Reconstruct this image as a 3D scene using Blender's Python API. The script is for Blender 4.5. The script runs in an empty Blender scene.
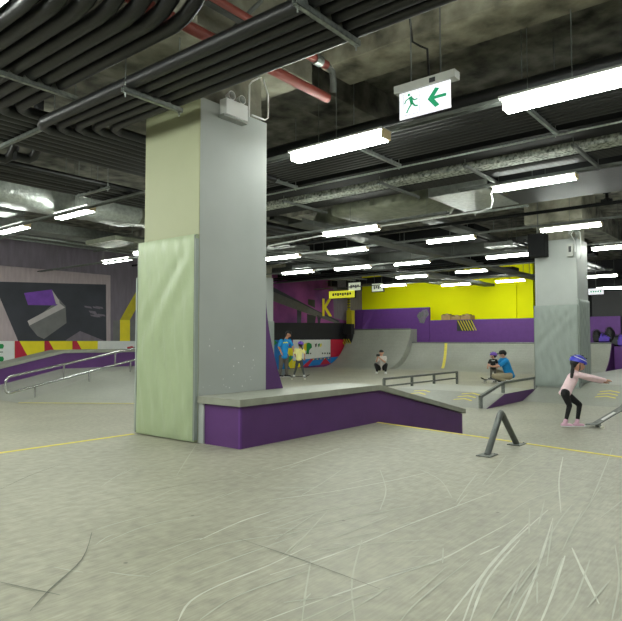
import bpy, bmesh, math, random
from mathutils import Vector, Matrix, Euler
random.seed(7)
SC = bpy.context.scene
COL = SC.collection

# ------------------------------------------------------------------ camera
FOC = 600.0; YAW = math.radians(39); PITCH = math.radians(2.77)
CAM = Vector((0, 0, 1.4))
FH = Vector((math.cos(YAW), math.sin(YAW), 0)); RT = Vector((math.sin(YAW), -math.cos(YAW), 0)); ZU = Vector((0, 0, 1))
FW = FH * math.cos(PITCH) + ZU * math.sin(PITCH); UP = -FH * math.sin(PITCH) + ZU * math.cos(PITCH)
def ray(x, y): return FW + (x - 311) / FOC * RT + (310.5 - y) / FOC * UP
def W(x, y, X=None, Y=None, Z=None):
    """point of the world plane X=, Y= or Z= that the photograph shows at pixel x, y (used to measure)"""
    d = ray(x, y)
    i, v = (0, X) if X is not None else (1, Y) if Y is not None else (2, Z)
    return CAM + d * ((v - CAM[i]) / d[i])
cam = bpy.data.cameras.new('camera'); cam.lens = FOC / 622 * 36; cam.sensor_width = 36; cam.clip_end = 200
co = bpy.data.objects.new('camera', cam); COL.objects.link(co); co.location = CAM
co.rotation_euler = Euler((math.pi / 2 + PITCH, 0, YAW - math.pi / 2)); SC.camera = co

# ------------------------------------------------------------------ materials
def mat(name, col, rough=.6, metal=0, var=.12, scale=6, bump=0, bscale=40, stretch=None, emit=0, spec=.5, detail=4, rot=(0, 0, 0), col2=None):
    m = bpy.data.materials.new(name); m.use_nodes = True
    nt = m.node_tree; N = nt.nodes; L = nt.links; b = N['Principled BSDF']
    b.inputs['Roughness'].default_value = rough; b.inputs['Metallic'].default_value = metal
    b.inputs['Specular IOR Level'].default_value = spec
    c = tuple(((v / 255) / 12.92 if v <= 10 else ((v / 255 + .055) / 1.055) ** 2.4) for v in col)
    tc = N.new('ShaderNodeTexCoord'); mp = N.new('ShaderNodeMapping'); L.new(tc.outputs['Object'], mp.inputs[0])
    if stretch: mp.inputs['Scale'].default_value = stretch
    mp.inputs['Rotation'].default_value = rot
    if var:
        n = N.new('ShaderNodeTexNoise'); n.inputs['Scale'].default_value = scale; n.inputs['Detail'].default_value = detail
        L.new(mp.outputs[0], n.inputs['Vector'])
        r = N.new('ShaderNodeValToRGB'); r.color_ramp.elements[0].position = .3; r.color_ramp.elements[1].position = .7
        c2 = tuple(((v / 255 + .055) / 1.055) ** 2.4 for v in col2) if col2 else tuple(min(1, v * (1 + var)) for v in c)
        r.color_ramp.elements[0].color = (*[v * (1 - var) for v in c], 1) if not col2 else (*c, 1)
        r.color_ramp.elements[1].color = (*c2, 1)
        L.new(n.outputs[0], r.inputs[0]); L.new(r.outputs[0], b.inputs['Base Color'])
    else: b.inputs['Base Color'].default_value = (*c, 1)
    if bump:
        n2 = N.new('ShaderNodeTexNoise'); n2.inputs['Scale'].default_value = bscale; n2.inputs['Detail'].default_value = 3
        L.new(mp.outputs[0], n2.inputs['Vector']); bp = N.new('ShaderNodeBump'); bp.inputs['Strength'].default_value = bump
        bp.inputs['Distance'].default_value = .02
        L.new(n2.outputs[0], bp.inputs['Height']); L.new(bp.outputs[0], b.inputs['Normal'])
    if emit:
        b.inputs['Emission Color'].default_value = (*c, 1); b.inputs['Emission Strength'].default_value = emit
    return m
EM = 36.0
M = dict(
 purple=mat('purple_panel', (84, 44, 104), .55, var=.10, scale=3, bump=.05),
 purple_wall=mat('purple_parapet', (94, 50, 124), .6, var=.06),
 cap=mat('cap_composite', (142, 144, 132), .45, var=.10, scale=9),
 galv=mat('galvanised', (150, 156, 152), .35, .75, var=.25, scale=30),
 galv_dull=mat('galvanised_dull', (112, 116, 112), .5, .4, var=.2, scale=14),
 mottled=mat('spangled_zinc', (70, 76, 68), .8, .3, scale=24, col2=(205, 210, 200), detail=2),
 blackpipe=mat('black_insulation', (15, 16, 17), .42, var=.15, scale=5, bump=.1, bscale=20),
 blackpaint=mat('black_paint', (18, 19, 20), .8, var=.1, spec=.25),
 concrete=mat('raw_concrete', (84, 82, 70), .9, scale=3.6, col2=(176, 172, 152), bump=1.0, bscale=9, detail=8),
 concrete_lt=mat('pale_concrete', (96, 95, 84), .9, scale=3, col2=(170, 168, 150), bump=.5, bscale=9, detail=8),
 slab=mat('slab_concrete', (56, 56, 51), .9, scale=3.4, col2=(150, 148, 136), bump=1.0, bscale=6, detail=8),
 foil=mat('crumpled_foil', (170, 176, 172), .34, .5, var=.18, scale=14, bump=1.0, bscale=14),
 foil_dull=mat('dusty_foil', (118, 122, 106), .5, .3, var=.25, scale=6, bump=.9, bscale=9),
 khaki=mat('khaki_face', (158, 162, 130), .55, var=.03, scale=2),  # left face panel coloured khaki, the other faces grey
 greyclad=mat('grey_cladding', (168, 173, 170), .5, var=.05, scale=2, bump=.02),
 padgreen=mat('green_vinyl', (158, 172, 138), .38, var=.05, scale=3, bump=.9, bscale=2.2, stretch=(1, 3.4, 1), rot=(.75, 0, 0)),
 padgrey=mat('grey_vinyl', (146, 156, 150), .4, var=.05, scale=3, bump=1.0, bscale=2.2, stretch=(1, 3.4, 1), rot=(.75, 0, 0)),
 padedge=mat('pad_edge', (120, 126, 120), .5, var=.08),
 yellowline=mat('yellow_tape', (222, 208, 84), .6, var=.1, scale=12),
 yellow=mat('yellow_paint', (244, 244, 4), .7, var=.02, scale=1, spec=.15),
 yellow_dull=mat('yellow_dull', (190, 178, 30), .6, var=.08),
 white=mat('white_paint', (226, 228, 226), .5, var=.03),
 black=mat('black_rubber', (20, 20, 22), .6, var=.1),
 darkwall=mat('dark_wall', (34, 34, 38), .75, var=.12, scale=2),
 muralgrey=mat('mural_plaster', (120, 112, 124), .8, var=.15, scale=3, stretch=(3, 1, .5)),
 muralframe=mat('mural_concrete', (176, 162, 166), .8, var=.10, scale=4, stretch=(3, 1, .5)),
 muraldark=mat('mural_dark', (62, 64, 72), .8, var=.15, scale=1.5),
 muralmid=mat('mural_mid', (118, 118, 118), .8, var=.12, scale=3),
 murallt=mat('mural_light', (190, 184, 184), .8, var=.08, scale=3),
 muralpurple=mat('mural_purple', (124, 76, 176), .8, var=.15, scale=4),
 muralmagenta=mat('mural_magenta', (98, 46, 106), .8, scale=.6, col2=(170, 84, 156)),
 muralbeam=mat('mural_beam', (100, 98, 96), .8, var=.1),
 red=mat('red_print', (186, 28, 58), .5, var=.03), green=mat('green_print', (0, 138, 68), .5, var=.03),
 blue=mat('blue_print', (20, 120, 196), .5, var=.03), byellow=mat('yellow_print', (240, 224, 30), .5, var=.03),
 ink=mat('dark_print', (40, 42, 44), .5, var=0),
 diffuser=mat('lit_diffuser', (241, 247, 238), .4, var=0, emit=EM),
 endcap=mat('fixture_endcap', (190, 170, 130), .5, var=.1), housing=mat('fixture_housing', (170, 172, 166), .5, var=.05),
 signface=mat('lit_sign_face', (232, 232, 240), .4, var=0, emit=.5), signgreen=mat('sign_green', (0, 150, 100), .5, var=0, emit=.25),
 ledboard=mat('lit_board', (206, 214, 190), .5, var=.3, scale=40, emit=.5), ledyellow=mat('lit_yellow_board', (226, 226, 60), .5, var=.25, scale=30, emit=.5),
 redpipe=mat('red_pipe', (150, 70, 60), .5, var=.12, scale=6), steel=mat('steel_tube', (104, 108, 106), .4, .6, var=.12, scale=20),
 chrome=mat('polished_steel', (190, 192, 192), .22, .9, var=.05), skin=mat('skin', (206, 158, 132), .55, var=.03),
 skin2=mat('tan_skin', (176, 128, 100), .55, var=.03), hair=mat('black_hair', (18, 16, 16), .45, var=.2, scale=60),
 pink=mat('pink_fabric', (246, 216, 222), .8, var=.04, scale=20, bump=.3, bscale=18), legging=mat('black_fabric', (16, 16, 18), .8, var=.15, scale=20),
 shoepink=mat('pink_shoe', (222, 178, 200), .6, var=.1), helmetblue=mat('blue_helmet_shell', (60, 62, 190), .3, var=.1),
 helmetpurple=mat('purple_helmet_shell', (104, 62, 170), .35, var=.05), tblue=mat('bright_blue_fabric', (18, 134, 200), .8, var=.06, scale=20),
 tyellow=mat('pale_yellow_fabric', (232, 226, 150), .8, var=.05), khakipant=mat('khaki_fabric', (160, 150, 124), .8, var=.06),
 greypant=mat('grey_brown_fabric', (92, 88, 80), .8, var=.06), darkgrey=mat('dark_grey_fabric', (62, 66, 66), .8, var=.08),
 whitecloth=mat('white_fabric', (214, 206, 200), .8, var=.05), cardboard=mat('cardboard', (168, 140, 96), .8, var=.15),
 wood=mat('maple_ply', (176, 150, 108), .5, var=.1), grip=mat('grip_tape', (36, 36, 38), .9, var=.3, scale=80), wheel=mat('urethane', (224, 222, 208), .4, var=.03),
 lilac=mat('violet_bag_fabric', (92, 66, 176), .7, var=.2), steelgrey=mat('grey_steel_tray', (84, 87, 83), .7, .2, var=.12, scale=5),
 glassdark=mat('dark_glass', (14, 16, 19), .45, var=0),
)
def floor_mat(name, c0, c1, rough=.5, k=1.0):
    m = mat(name, c0, rough, scale=.9, col2=c1, detail=10)
    nt = m.node_tree; N = nt.nodes; L = nt.links; b = N['Principled BSDF']
    tc = N['Texture Coordinate']
    # fine fibre streaks running with the board grain, and small dark flecks
    mp = N.new('ShaderNodeMapping'); mp.inputs['Scale'].default_value = (4, 42, 1); mp.inputs['Rotation'].default_value = (0, 0, .5); L.new(tc.outputs['Object'], mp.inputs[0])
    n = N.new('ShaderNodeTexNoise'); n.inputs['Scale'].default_value = 2; n.inputs['Detail'].default_value = 8; L.new(mp.outputs[0], n.inputs['Vector'])
    mr = N.new('ShaderNodeMapRange'); mr.inputs[1].default_value = .3; mr.inputs[2].default_value = .7; mr.inputs[3].default_value = 1 - .14 * k; mr.inputs[4].default_value = 1 + .14 * k; L.new(n.outputs[0], mr.inputs[0])
    n3 = N.new('ShaderNodeTexNoise'); n3.inputs['Scale'].default_value = 14; n3.inputs['Detail'].default_value = 6; L.new(tc.outputs['Object'], n3.inputs['Vector'])
    mr3 = N.new('ShaderNodeMapRange'); mr3.inputs[1].default_value = .3; mr3.inputs[2].default_value = .7; mr3.inputs[3].default_value = 1 - .16 * k; mr3.inputs[4].default_value = 1 + .14 * k; L.new(n3.outputs[0], mr3.inputs[0])
    v = N.new('ShaderNodeTexVoronoi'); v.inputs['Scale'].default_value = 2.6; L.new(tc.outputs['Object'], v.inputs['Vector'])
    mv = N.new('ShaderNodeMapRange'); mv.inputs[1].default_value = .018; mv.inputs[2].default_value = .035; mv.inputs[3].default_value = .45; mv.inputs[4].default_value = 1; L.new(v.outputs['Distance'], mv.inputs[0])
    a = N.new('ShaderNodeMath'); a.operation = 'MULTIPLY'; L.new(mr.outputs[0], a.inputs[0]); L.new(mv.outputs[0], a.inputs[1])
    a2 = N.new('ShaderNodeMath'); a2.operation = 'MULTIPLY'; L.new(a.outputs[0], a2.inputs[0]); L.new(mr3.outputs[0], a2.inputs[1])
    mx = N.new('ShaderNodeVectorMath'); mx.operation = 'SCALE'; L.new(N['Color Ramp'].outputs[0], mx.inputs[0]); L.new(a2.outputs[0], mx.inputs['Scale'])
    L.new(mx.outputs[0], b.inputs['Base Color'])
    return m
M['floor'] = floor_mat('skate_floor_board', (145, 143, 127), (159, 157, 140))
M['ramp'] = floor_mat('ramp_board', (140, 142, 132), (152, 154, 144), .45, .35)
M['scuff'] = mat('pale_scuff', (194, 196, 184), .6, var=.1, scale=12)
M['scuff2'] = mat('faint_scuff', (174, 176, 162), .6, var=.06, scale=12)
M['scuffd'] = mat('dark_crack', (104, 108, 98), .7, var=.1, scale=12)

# ------------------------------------------------------------------ mesh helpers
class MB:
    def __init__(s): s.v = []; s.f = []; s.m = []
    def add(s, vs, fs, mi=0):
        o = len(s.v); s.v += [tuple(v) for v in vs]; s.f += [tuple(i + o for i in f) for f in fs]; s.m += [mi] * len(fs); return s
    def box(s, x0, x1, y0, y1, z0, z1, mi=0):
        vs = [(x, y, z) for z in (z0, z1) for y in (y0, y1) for x in (x0, x1)]
        return s.add(vs, [(0, 2, 3, 1), (4, 5, 7, 6), (0, 1, 5, 4), (2, 6, 7, 3), (0, 4, 6, 2), (1, 3, 7, 5)], mi)
    def obox(s, c, ax, ay, az, mi=0):
        c, ax, ay, az = map(Vector, (c, ax, ay, az))
        vs = [c + ax * i + ay * j + az * k for k in (-1, 1) for j in (-1, 1) for i in (-1, 1)]
        return s.add(vs, [(0, 2, 3, 1), (4, 5, 7, 6), (0, 1, 5, 4), (2, 6, 7, 3), (0, 4, 6, 2), (1, 3, 7, 5)], mi)
    def bar(s, a, b, w, h, up=(0, 0, 1), mi=0):
        a, b = Vector(a), Vector(b); d = b - a; u = Vector(up)
        if abs(d.normalized().dot(u)) > .98: u = Vector((1, 0, 0))
        sd = d.cross(u).normalized(); u2 = sd.cross(d).normalized()
        return s.obox((a + b) / 2, d / 2, sd * w / 2, u2 * h / 2, mi)
    def prism(s, poly, axis, lo, hi, mi=0):
        """poly in the two other axes (cyclic order), extruded along axis"""
        def P(a, b, c): return {'x': (c, a, b), 'y': (a, c, b), 'z': (a, b, c)}[axis]
        n = len(poly)
        vs = [P(a, b, lo) for a, b in poly] + [P(a, b, hi) for a, b in poly]
        fs = [tuple(range(n))[::-1], tuple(range(n, 2 * n))] + [(i, (i + 1) % n, (i + 1) % n + n, i + n) for i in range(n)]
        return s.add(vs, fs, mi)
    def tube(s, pts, r, n=10, mi=0, caps=True):
        pts = [Vector(p) for p in pts]; k = len(pts); rs = r if isinstance(r, (list, tuple)) else [r] * k
        rings = []; prev = None
        for i, p in enumerate(pts):
            d = (pts[min(i + 1, k - 1)] - pts[max(i - 1, 0)]).normalized()
            if prev is None:
                u = Vector((0, 0, 1)) if abs(d.z) < .9 else Vector((1, 0, 0)); u = (u - d * u.dot(d)).normalized()
            else:
                u = (prev - d * prev.dot(d)).normalized()
            prev = u; w = d.cross(u)
            rings.append([p + (u * math.cos(t) + w * math.sin(t)) * rs[i] for t in (2 * math.pi * j / n for j in range(n))])
        vs = [v for rg in rings for v in rg]
        fs = [(i * n + j, i * n + (j + 1) % n, (i + 1) * n + (j + 1) % n, (i + 1) * n + j) for i in range(k - 1) for j in range(n)]
        if caps: fs += [tuple(range(n))[::-1], tuple((k - 1) * n + j for j in range(n))]
        return s.add(vs, fs, mi)
    def ball(s, c, r, n=12, m=8, mi=0, sc=(1, 1, 1), rot=None):
        c = Vector(c); vs = []; R_ = rot or Matrix.Identity(3)
        for i in range(m + 1):
            a = math.pi * i / m
            for j in range(n):
                b = 2 * math.pi * j / n
                vs.append(c + R_ @ Vector((math.sin(a) * math.cos(b) * r * sc[0], math.sin(a) * math.sin(b) * r * sc[1], math.cos(a) * r * sc[2])))
        fs = [(i * n + j, (i + 1) * n + j, (i + 1) * n + (j + 1) % n, i * n + (j + 1) % n) for i in range(m) for j in range(n)]
        return s.add(vs, fs, mi)
    def disc(s, c, nrm, r, h, n=16, mi=0):
        nrm = Vector(nrm).normalized(); return s.tube([Vector(c), Vector(c) + nrm * h], r, n, mi)
    def build(s, name, m, parent=None, smooth=False, bevel=0):
        me = bpy.data.meshes.new(name); me.from_pydata(s.v, [], s.f)
        ms = m if isinstance(m, (list, tuple)) else [m]
        for x in ms: me.materials.append(M[x])
        me.polygons.foreach_set('material_index', s.m)
        bm = bmesh.new(); bm.from_mesh(me); bmesh.ops.remove_doubles(bm, verts=bm.verts, dist=1e-5)
        bmesh.ops.recalc_face_normals(bm, faces=bm.faces)
        if bevel: bmesh.ops.bevel(bm, geom=[e for e in bm.edges if len(e.link_faces) == 2 and e.calc_face_angle(0) > .5], offset=bevel, segments=2, affect='EDGES', profile=.7)
        for f in bm.faces: f.smooth = smooth
        if smooth:
            for e in bm.edges:
                if len(e.link_faces) == 2 and e.calc_face_angle(0) > .9: e.smooth = False
        bm.to_mesh(me); bm.free(); me.update()
        o = bpy.data.objects.new(name, me); COL.objects.link(o)
        if parent: o.parent = parent; o.matrix_parent_inverse = Matrix.Translation(-parent.location)
        return o
def tag(o, label=None, cat=None, group=None, kind=None):
    if label: o['label'] = label
    if cat: o['category'] = cat
    if group: o['group'] = group
    if kind: o['kind'] = kind
    return o
def empty(name, loc, label, cat, group=None):
    o = bpy.data.objects.new(name, None); COL.objects.link(o); o.location = loc; o.empty_display_size = .1
    return tag(o, label, cat, group)
def copy_thing(o, delta, label, group=None):
    c = o.copy(); COL.objects.link(c); c.location = o.location + Vector(delta); c['label'] = label
    if group: c['group'] = group
    for ch in [x for x in bpy.data.objects if x.parent == o]:
        k = ch.copy(); COL.objects.link(k); k.parent = c; k.matrix_parent_inverse = ch.matrix_parent_inverse.copy()
        for g in [x for x in bpy.data.objects if x.parent == ch]:
            q = g.copy(); COL.objects.link(q); q.parent = k; q.matrix_parent_inverse = g.matrix_parent_inverse.copy()
    return c
def arc(c, r, a0, a1, n, pl):
    out = []
    for i in range(n + 1):
        a = a0 + (a1 - a0) * i / n; u = math.cos(a) * r; v = math.sin(a) * r
        out.append(Vector(c) + {'xz': Vector((u, 0, v)), 'yz': Vector((0, u, v)), 'xy': Vector((u, v, 0))}[pl])
    return out

PZ = .43         # the near floor is a raised platform; the main hall floor is z = 0
SLAB = 4.95
# ------------------------------------------------------------------ setting
def struct(o): o['kind'] = 'structure'; return o
X0, X1, Y0, Y1 = -7.0, 29.0, -9.0, 19.0
struct(MB().box(X0, X1, Y0, Y1, -.2, 0).build('floor', 'floor'))
struct(MB().box(X0, X1, Y0, Y1, SLAB, SLAB + .2).build('ceiling', 'slab'))
struct(MB().box(X0, X1, Y1, Y1 + .2, -.2, SLAB + .2).build('wall_left', 'muralgrey'))
struct(MB().box(X1, X1 + .2, Y0, Y1, -.2, SLAB + .2).build('wall_far', 'darkwall'))
struct(MB().box(X0, X1, Y0 - .2, Y0, -.2, SLAB + .2).build('wall_right', 'muralgrey'))
struct(MB().box(X0 - .2, X0, Y0, Y1, -.2, SLAB + .2).build('wall_back', 'muralgrey'))
# raised platform with its sloping banks, scuff marks worn into its boards
K = W(373.5, 422, Z=PZ); Y6 = W(622, 457.5, Z=PZ)
sl = (Y6 - K); sl = sl / sl.y
def edge(y): return K.x + (y - K.y) * sl.x
YT = 5.36; BW = 2.3
top = [(X0, Y0), (edge(Y0), Y0), (edge(1.15), 1.15), (K.x, K.y), (edge(YT), YT), (X0, YT)]
bot = [(X0, Y0), (edge(Y0) + BW, Y0), (edge(1.15) + BW, 1.15), (K.x + BW, K.y), (edge(YT) + BW, YT + BW), (X0, YT + BW)]
pb = MB(); n = 6
pb.add([(x, y, PZ) for x, y in top], [tuple(range(n))])
for i in range(1, 5):
    a, b = i, i + 1
    pb.add([(*top[a], PZ), (*top[b], PZ), (*bot[b], .002), (*bot[a], .002)], [(0, 1, 2, 3)])
RB = [0]
def ribbon(mb, pts, w, mi, z=None, lift=.0012):
    """a thin worn stroke, sampled smoothly through measured points"""
    RB[0] += 1; lift = .001 + RB[0] * .00003
    P3 = [W(x, y, Z=PZ) for x, y in pts]; S = []
    k = len(P3)
    for i in range(k - 1):
        p0, p1, p2, p3 = P3[max(i - 1, 0)], P3[i], P3[i + 1], P3[min(i + 2, k - 1)]
        for t in (0, .25, .5, .75):
            S.append(.5 * ((2 * p1) + (p2 - p0) * t + (2 * p0 - 5 * p1 + 4 * p2 - p3) * t * t + (3 * p1 - p0 - 3 * p2 + p3) * t ** 3))
    S.append(P3[-1]); N_ = len(S); vs = []
    for i, p in enumerate(S):
        d = (S[min(i + 1, N_ - 1)] - S[max(i - 1, 0)]).normalized(); sd = Vector((-d.y, d.x, 0))
        ww = w * (.35 + .65 * math.sin(math.pi * min(1, max(.05, (i + .5) / N_)))) * random.uniform(.7, 1.2) / 2
        vs += [p + sd * ww + Vector((0, 0, lift)), p - sd * ww + Vector((0, 0, lift))]
    mb.add(vs, [(2 * i, 2 * i + 1, 2 * i + 3, 2 * i + 2) for i in range(N_ - 1)], mi)
strong = [
 [(270, 500), (330, 492), (390, 481), (438, 490 - 20)][:3] + [(430, 472)],
 [(270, 575), (330, 556), (400, 528), (460, 505), (500, 490)], [(262, 622), (310, 604), (380, 580), (440, 560), (478, 540), (515, 520)],
 [(445, 622), (470, 590), (500, 555), (520, 535), (548, 510)], [(463, 622), (480, 580), (505, 548), (530, 522)], [(470, 622), (488, 578), (520, 540)],
 [(516, 622), (532, 585), (545, 545), (553, 518)], [(541, 622), (552, 595), (565, 556)], [(572, 548), (582, 570), (599, 604)],
 [(563, 457), (559, 480), (561, 513)], [(348, 484), (373, 478)], [(480, 555), (500, 546)], [(178, 622), (190, 602), (220, 585), (270, 565), (311, 545)],
 [(270, 512), (240, 522), (200, 540)], [(272, 470), (300, 462), (340, 470 - 22)],
]
faint = [[(190, 575), (230, 560), (300, 535)], [(270, 540), (340, 520), (420, 505)], [(270, 530), (330, 510), (400, 498)], [(150, 575), (220, 545), (300, 532), (360, 520)],
 [(200, 620), (240, 595), (311, 570)], [(270, 522), (300, 514), (350, 505)], [(300, 622), (350, 600), (390, 588)], [(400, 622), (420, 600), (470, 560)],
 [(560, 622), (575, 600), (590, 560)], [(615, 545), (619, 580), (612, 620)], [(330, 622), (372, 598), (384, 590)], [(355, 622), (352, 580), (362, 540)], [(500, 520), (530, 500), (560, 490)],
 [(300, 560), (360, 545), (430, 540)], [(420, 470), (440, 480), (452, 498)], [(100, 545), (150, 525), (210, 515)], [(302, 622), (306, 590), (311, 560)],
 [(490, 622), (510, 590), (535, 560)], [(508, 622), (520, 600), (538, 575)], [(380, 470), (386, 490), (380, 510)], [(548, 540), (560, 520), (572, 505)], [(60, 500), (110, 490), (180, 478)]]
dark = [[(0, 490), (30, 476), (60, 465)], [(92, 533), (82, 560), (50, 590), (30, 612)], [(240, 540), (300, 560), (380, 590)], [(0, 583), (60, 596)], [(110, 500), (180, 486), (240, 478)]]
for p in strong: ribbon(pb, p, .011, 1)
for i in range(60):
    x = random.uniform(20, 610); y = random.uniform(470, 612); L_ = random.uniform(8, 60); a = random.gauss(-.35, .25) if x < 420 else random.gauss(-.9, .3)
    faint.append([(x, y), (x + L_ / 2 * math.cos(a), y + L_ / 2 * math.sin(a) + random.uniform(-1, 1)), (x + L_ * math.cos(a), y + L_ * math.sin(a))])
for p in faint: ribbon(pb, p, .008, 2)
for p in dark: ribbon(pb, p, .006, 3)
pf = pb.build('platform_floor', ['floor', 'scuff', 'scuff2', 'scuffd']); struct(pf)
# ------------------------------------------------------------------ yellow edge lines
def line(name, a, b, z, w, label):
    a, b = Vector((a[0], a[1], z)), Vector((b[0], b[1], z))
    o = MB().bar(a, b, w, .003).build(name, 'yellowline'); return tag(o, label, 'floor line')
line('yellow_line', (K.x + .0, K.y - .05), (edge(-4), -4), PZ + .002, .045, 'pale yellow line along the platform edge right of the purple ledge')
a = W(-200, 470, Z=PZ); b = W(133, 434, Z=PZ)
line('yellow_line', (a.x, YT - .03), (b.x, YT - .03), PZ + .002, .05, 'long yellow floor line meeting the foot of the green padded column from the left')
a = W(21, 402.5, Z=0); b = W(133, 403, Z=0); bx = b + (b - a) * .35
line('yellow_line', (a.x - .06, a.y - .05), (bx.x - .06, bx.y - .05), .006, .13, 'short level yellow line at the foot of the left bank below the round handrail')

# ------------------------------------------------------------------ columns
def column(x0, x1, y0, y1, zb, zt, label, leftmat, slabz=SLAB, cap=.35):
    t = empty('column', ((x0 + x1) / 2, (y0 + y1) / 2, zb), label, 'column')
    sh_ = MB().box(x0, x1, y0, y1, zb, zt)
    for k in range(22 if zb == PZ else 0):
        cx_, cz_, rr_ = random.uniform(x0 + .05, x1 - .05), zb + .45 + abs(random.gauss(0, .3)), random.uniform(.003, .009)
        sh_.add([(cx_ + rr_ * random.uniform(.6, 1.3) * math.cos(a_), y0 - .0009, cz_ + rr_ * random.uniform(.5, 1.2) * math.sin(a_)) for a_ in (0, 1, 2, 3, 4, 5.2)], [(0, 1, 2, 3, 4, 5)], 1)
    sh_.build('shaft', ['greyclad', 'white'], t)
    MB().box(x0 - .008, x0 - .001, y0 + .004, y1 - .004, zb + .01, zt - .02).build('side_panel', leftmat, t)
    b = MB(); b.box(x0 + .04, x1 - .04, y0 + .04, y1 - .04, zt, slabz)
    b.box(x0 - cap, x1 + cap, y0 - cap, y1 + cap, slabz - .75, slabz)
    b.build('concrete_head', 'concrete_lt', t, bevel=.01)
    return t
def pad(axis, face, lo, hi, z0, z1, thick, label, m='padgrey'):
    """vinyl crash pad on a column face; axis x -> lies in the plane X=face facing -X"""
    t = empty('crash_pad', (face, (lo + hi) / 2, z0) if axis == 'x' else ((lo + hi) / 2, face, z0), label, 'crash pad')
    nx, nz = 34, 60; vs = []; fs = []
    for side in (0, 1):
        for i in range(nx + 1):
            for j in range(nz + 1):
                u = i / nx; v = j / nz
                ed = min(1, 9 * u, 9 * (1 - u), 16 * v, 16 * (1 - v)); ed = math.sqrt(max(0, ed))
                wv = (.0085 * math.sin(15 * u + 24 * v + 2.2 * math.sin(6 * v + 2 * u)) * (.4 + .6 * math.sin(9 * v + 4 * u)) +     .0045 * math.sin(34 * u - 13 * v + math.sin(11 * v))) if side else 0
                d = (thick * (.62 + .38 * ed) + wv * ed) if side else 0
                p = lo + (hi - lo) * u; z = z0 + (z1 - z0) * v
                vs.append((face - d, p, z) if axis == 'x' else (p, face - d, z))
    k = (nx + 1) * (nz + 1)
    for s_ in (0, 1):
        for i in range(nx):
            for j in range(nz):
                a = s_ * k + i * (nz + 1) + j; fs.append((a, a + 1, a + nz + 2, a + nz + 1))
    for i in range(nx):
        for j in (0, nz):
            a = i * (nz + 1) + j; fs.append((a, a + nz + 1, a + nz + 1 + k, a + k))
    for j in range(nz):
        for i in (0, nx):
            a = i * (nz + 1) + j; fs.append((a, a + 1, a + 1 + k, a + k))
    MB().add(vs, fs).build('cover', m, t, smooth=True)
    for p in (lo + .004, hi - .004):
        q = face - thick * .62 - .004
        MB().tube([(q, p, z0 + .01), (q, p, z1 - .01)] if axis == 'x' else [(p, q, z0 + .01), (p, q, z1 - .01)], .006, 6).build('piping', 'padedge', t)
    return t
CX0, CX1, CY0, CY1 = 3.75, 4.67, 4.40, 5.27
column(CX0, CX1, CY0, CY1, PZ, 3.74, 'large grey square column in the foreground with a khaki left face', 'khaki')
pad('x', CX0 - .009, CY0 + .012, CY1 + .05, PZ + .012, W(170, 238, X=CX0 - .05).z, .058, 'tall pale green vinyl crash pad on the left face of the near column', 'padgreen')
MB().box(CX0 - .05, CX0 - .009, CY0 + .001, CY0 + .011, PZ + .03, 2.36).build('side_band', 'padgrey', bpy.data.objects['crash_pad'])
tp = empty('crash_pad', (CX0 + .5, CY1 + .05, 0), 'narrow edge of a lower grey pad on the far left side of the near column', 'crash pad')
MB().box(CX0 - .03, CX1, CY1 + .012, CY1 + .11, PZ + .012, 2.05).build('cover', 'padgrey', tp, bevel=.015)
FX0, FX1, FY0, FY1 = 14.78, 15.68, 3.96, 4.93
column(FX0, FX1, FY0, FY1, .2, 3.78, 'grey column with a grey pad behind the girl in the pink top', 'greyclad', cap=.18)
pad('x', FX0 - .009, FY0 - .02, FY1 + .03, .29, 2.22, .06, 'grey vinyl crash pad on the broad face of the column behind the pink topped girl')
pad('y', FY0 - .001, FX0 - .02, FX1 - .05, .38, 2.34, .06, 'narrow grey crash pad on the right side of the far right column')
# small distribution box and cable loops at the top of the far column
q = W(571, 250, X=FX0)
b = MB().box(FX0 - .09, FX0 - .009, q.y - .07, q.y + .07, q.z - .16, q.z + .14); o = b.build('junction_box', 'housing', bevel=.008)
tag(o, 'small grey junction box high on the far right column', 'electrical box')
MB().box(FX0 - .095, FX0 - .088, q.y - .03, q.y + .03, q.z - .06, q.z + .08).build('window', 'ink', o)
pts = [(FX0 - .03, FY0 + .02, 3.45), (FX0 - .05, FY0 + .02, 3.7), (FX0 - .06, FY0 + .1, 3.86), (FX0 - .06, FY0 + .02, 4.0), (FX0 - .06, FY0 - .1, 3.9), (FX0 - .04, FY0 - .12, 3.5), (FX0 - .04, FY0 - .1, 3.3)]
tag(MB().tube(pts, .012, 6).build('cable', 'white', smooth=True), 'pale looped cable at the top of the far right column', 'cable')
b = MB()
for s_ in range(3): b.tube(arc((FX0 - .05, FY0 + .06, 3.86), .08 + .025 * s_, .3 * s_, 5.6, 14, 'yz'), .008, 5)
tag(b.build('cable_coil', 'galv', smooth=True), 'coil of grey cable hung on the head of the far right column', 'cable')
# third column hidden mostly behind the first
q = W(273, 360, Z=0)
q = CAM + (ray(273, 355) / ray(273, 355).dot(FH)) * 23.0
# silhouette corner at the column's -Y,+X corner
column(q.x - .95, q.x, q.y, q.y + .95, 0, 3.75, 'distant pale column just visible behind the right edge of the near column', 'greyclad')
pad('y', q.y - .001, q.x - .95, q.x + .02, .02, 2.1, .06, 'distant grey pad on the thin pale column behind the near column')

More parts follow.
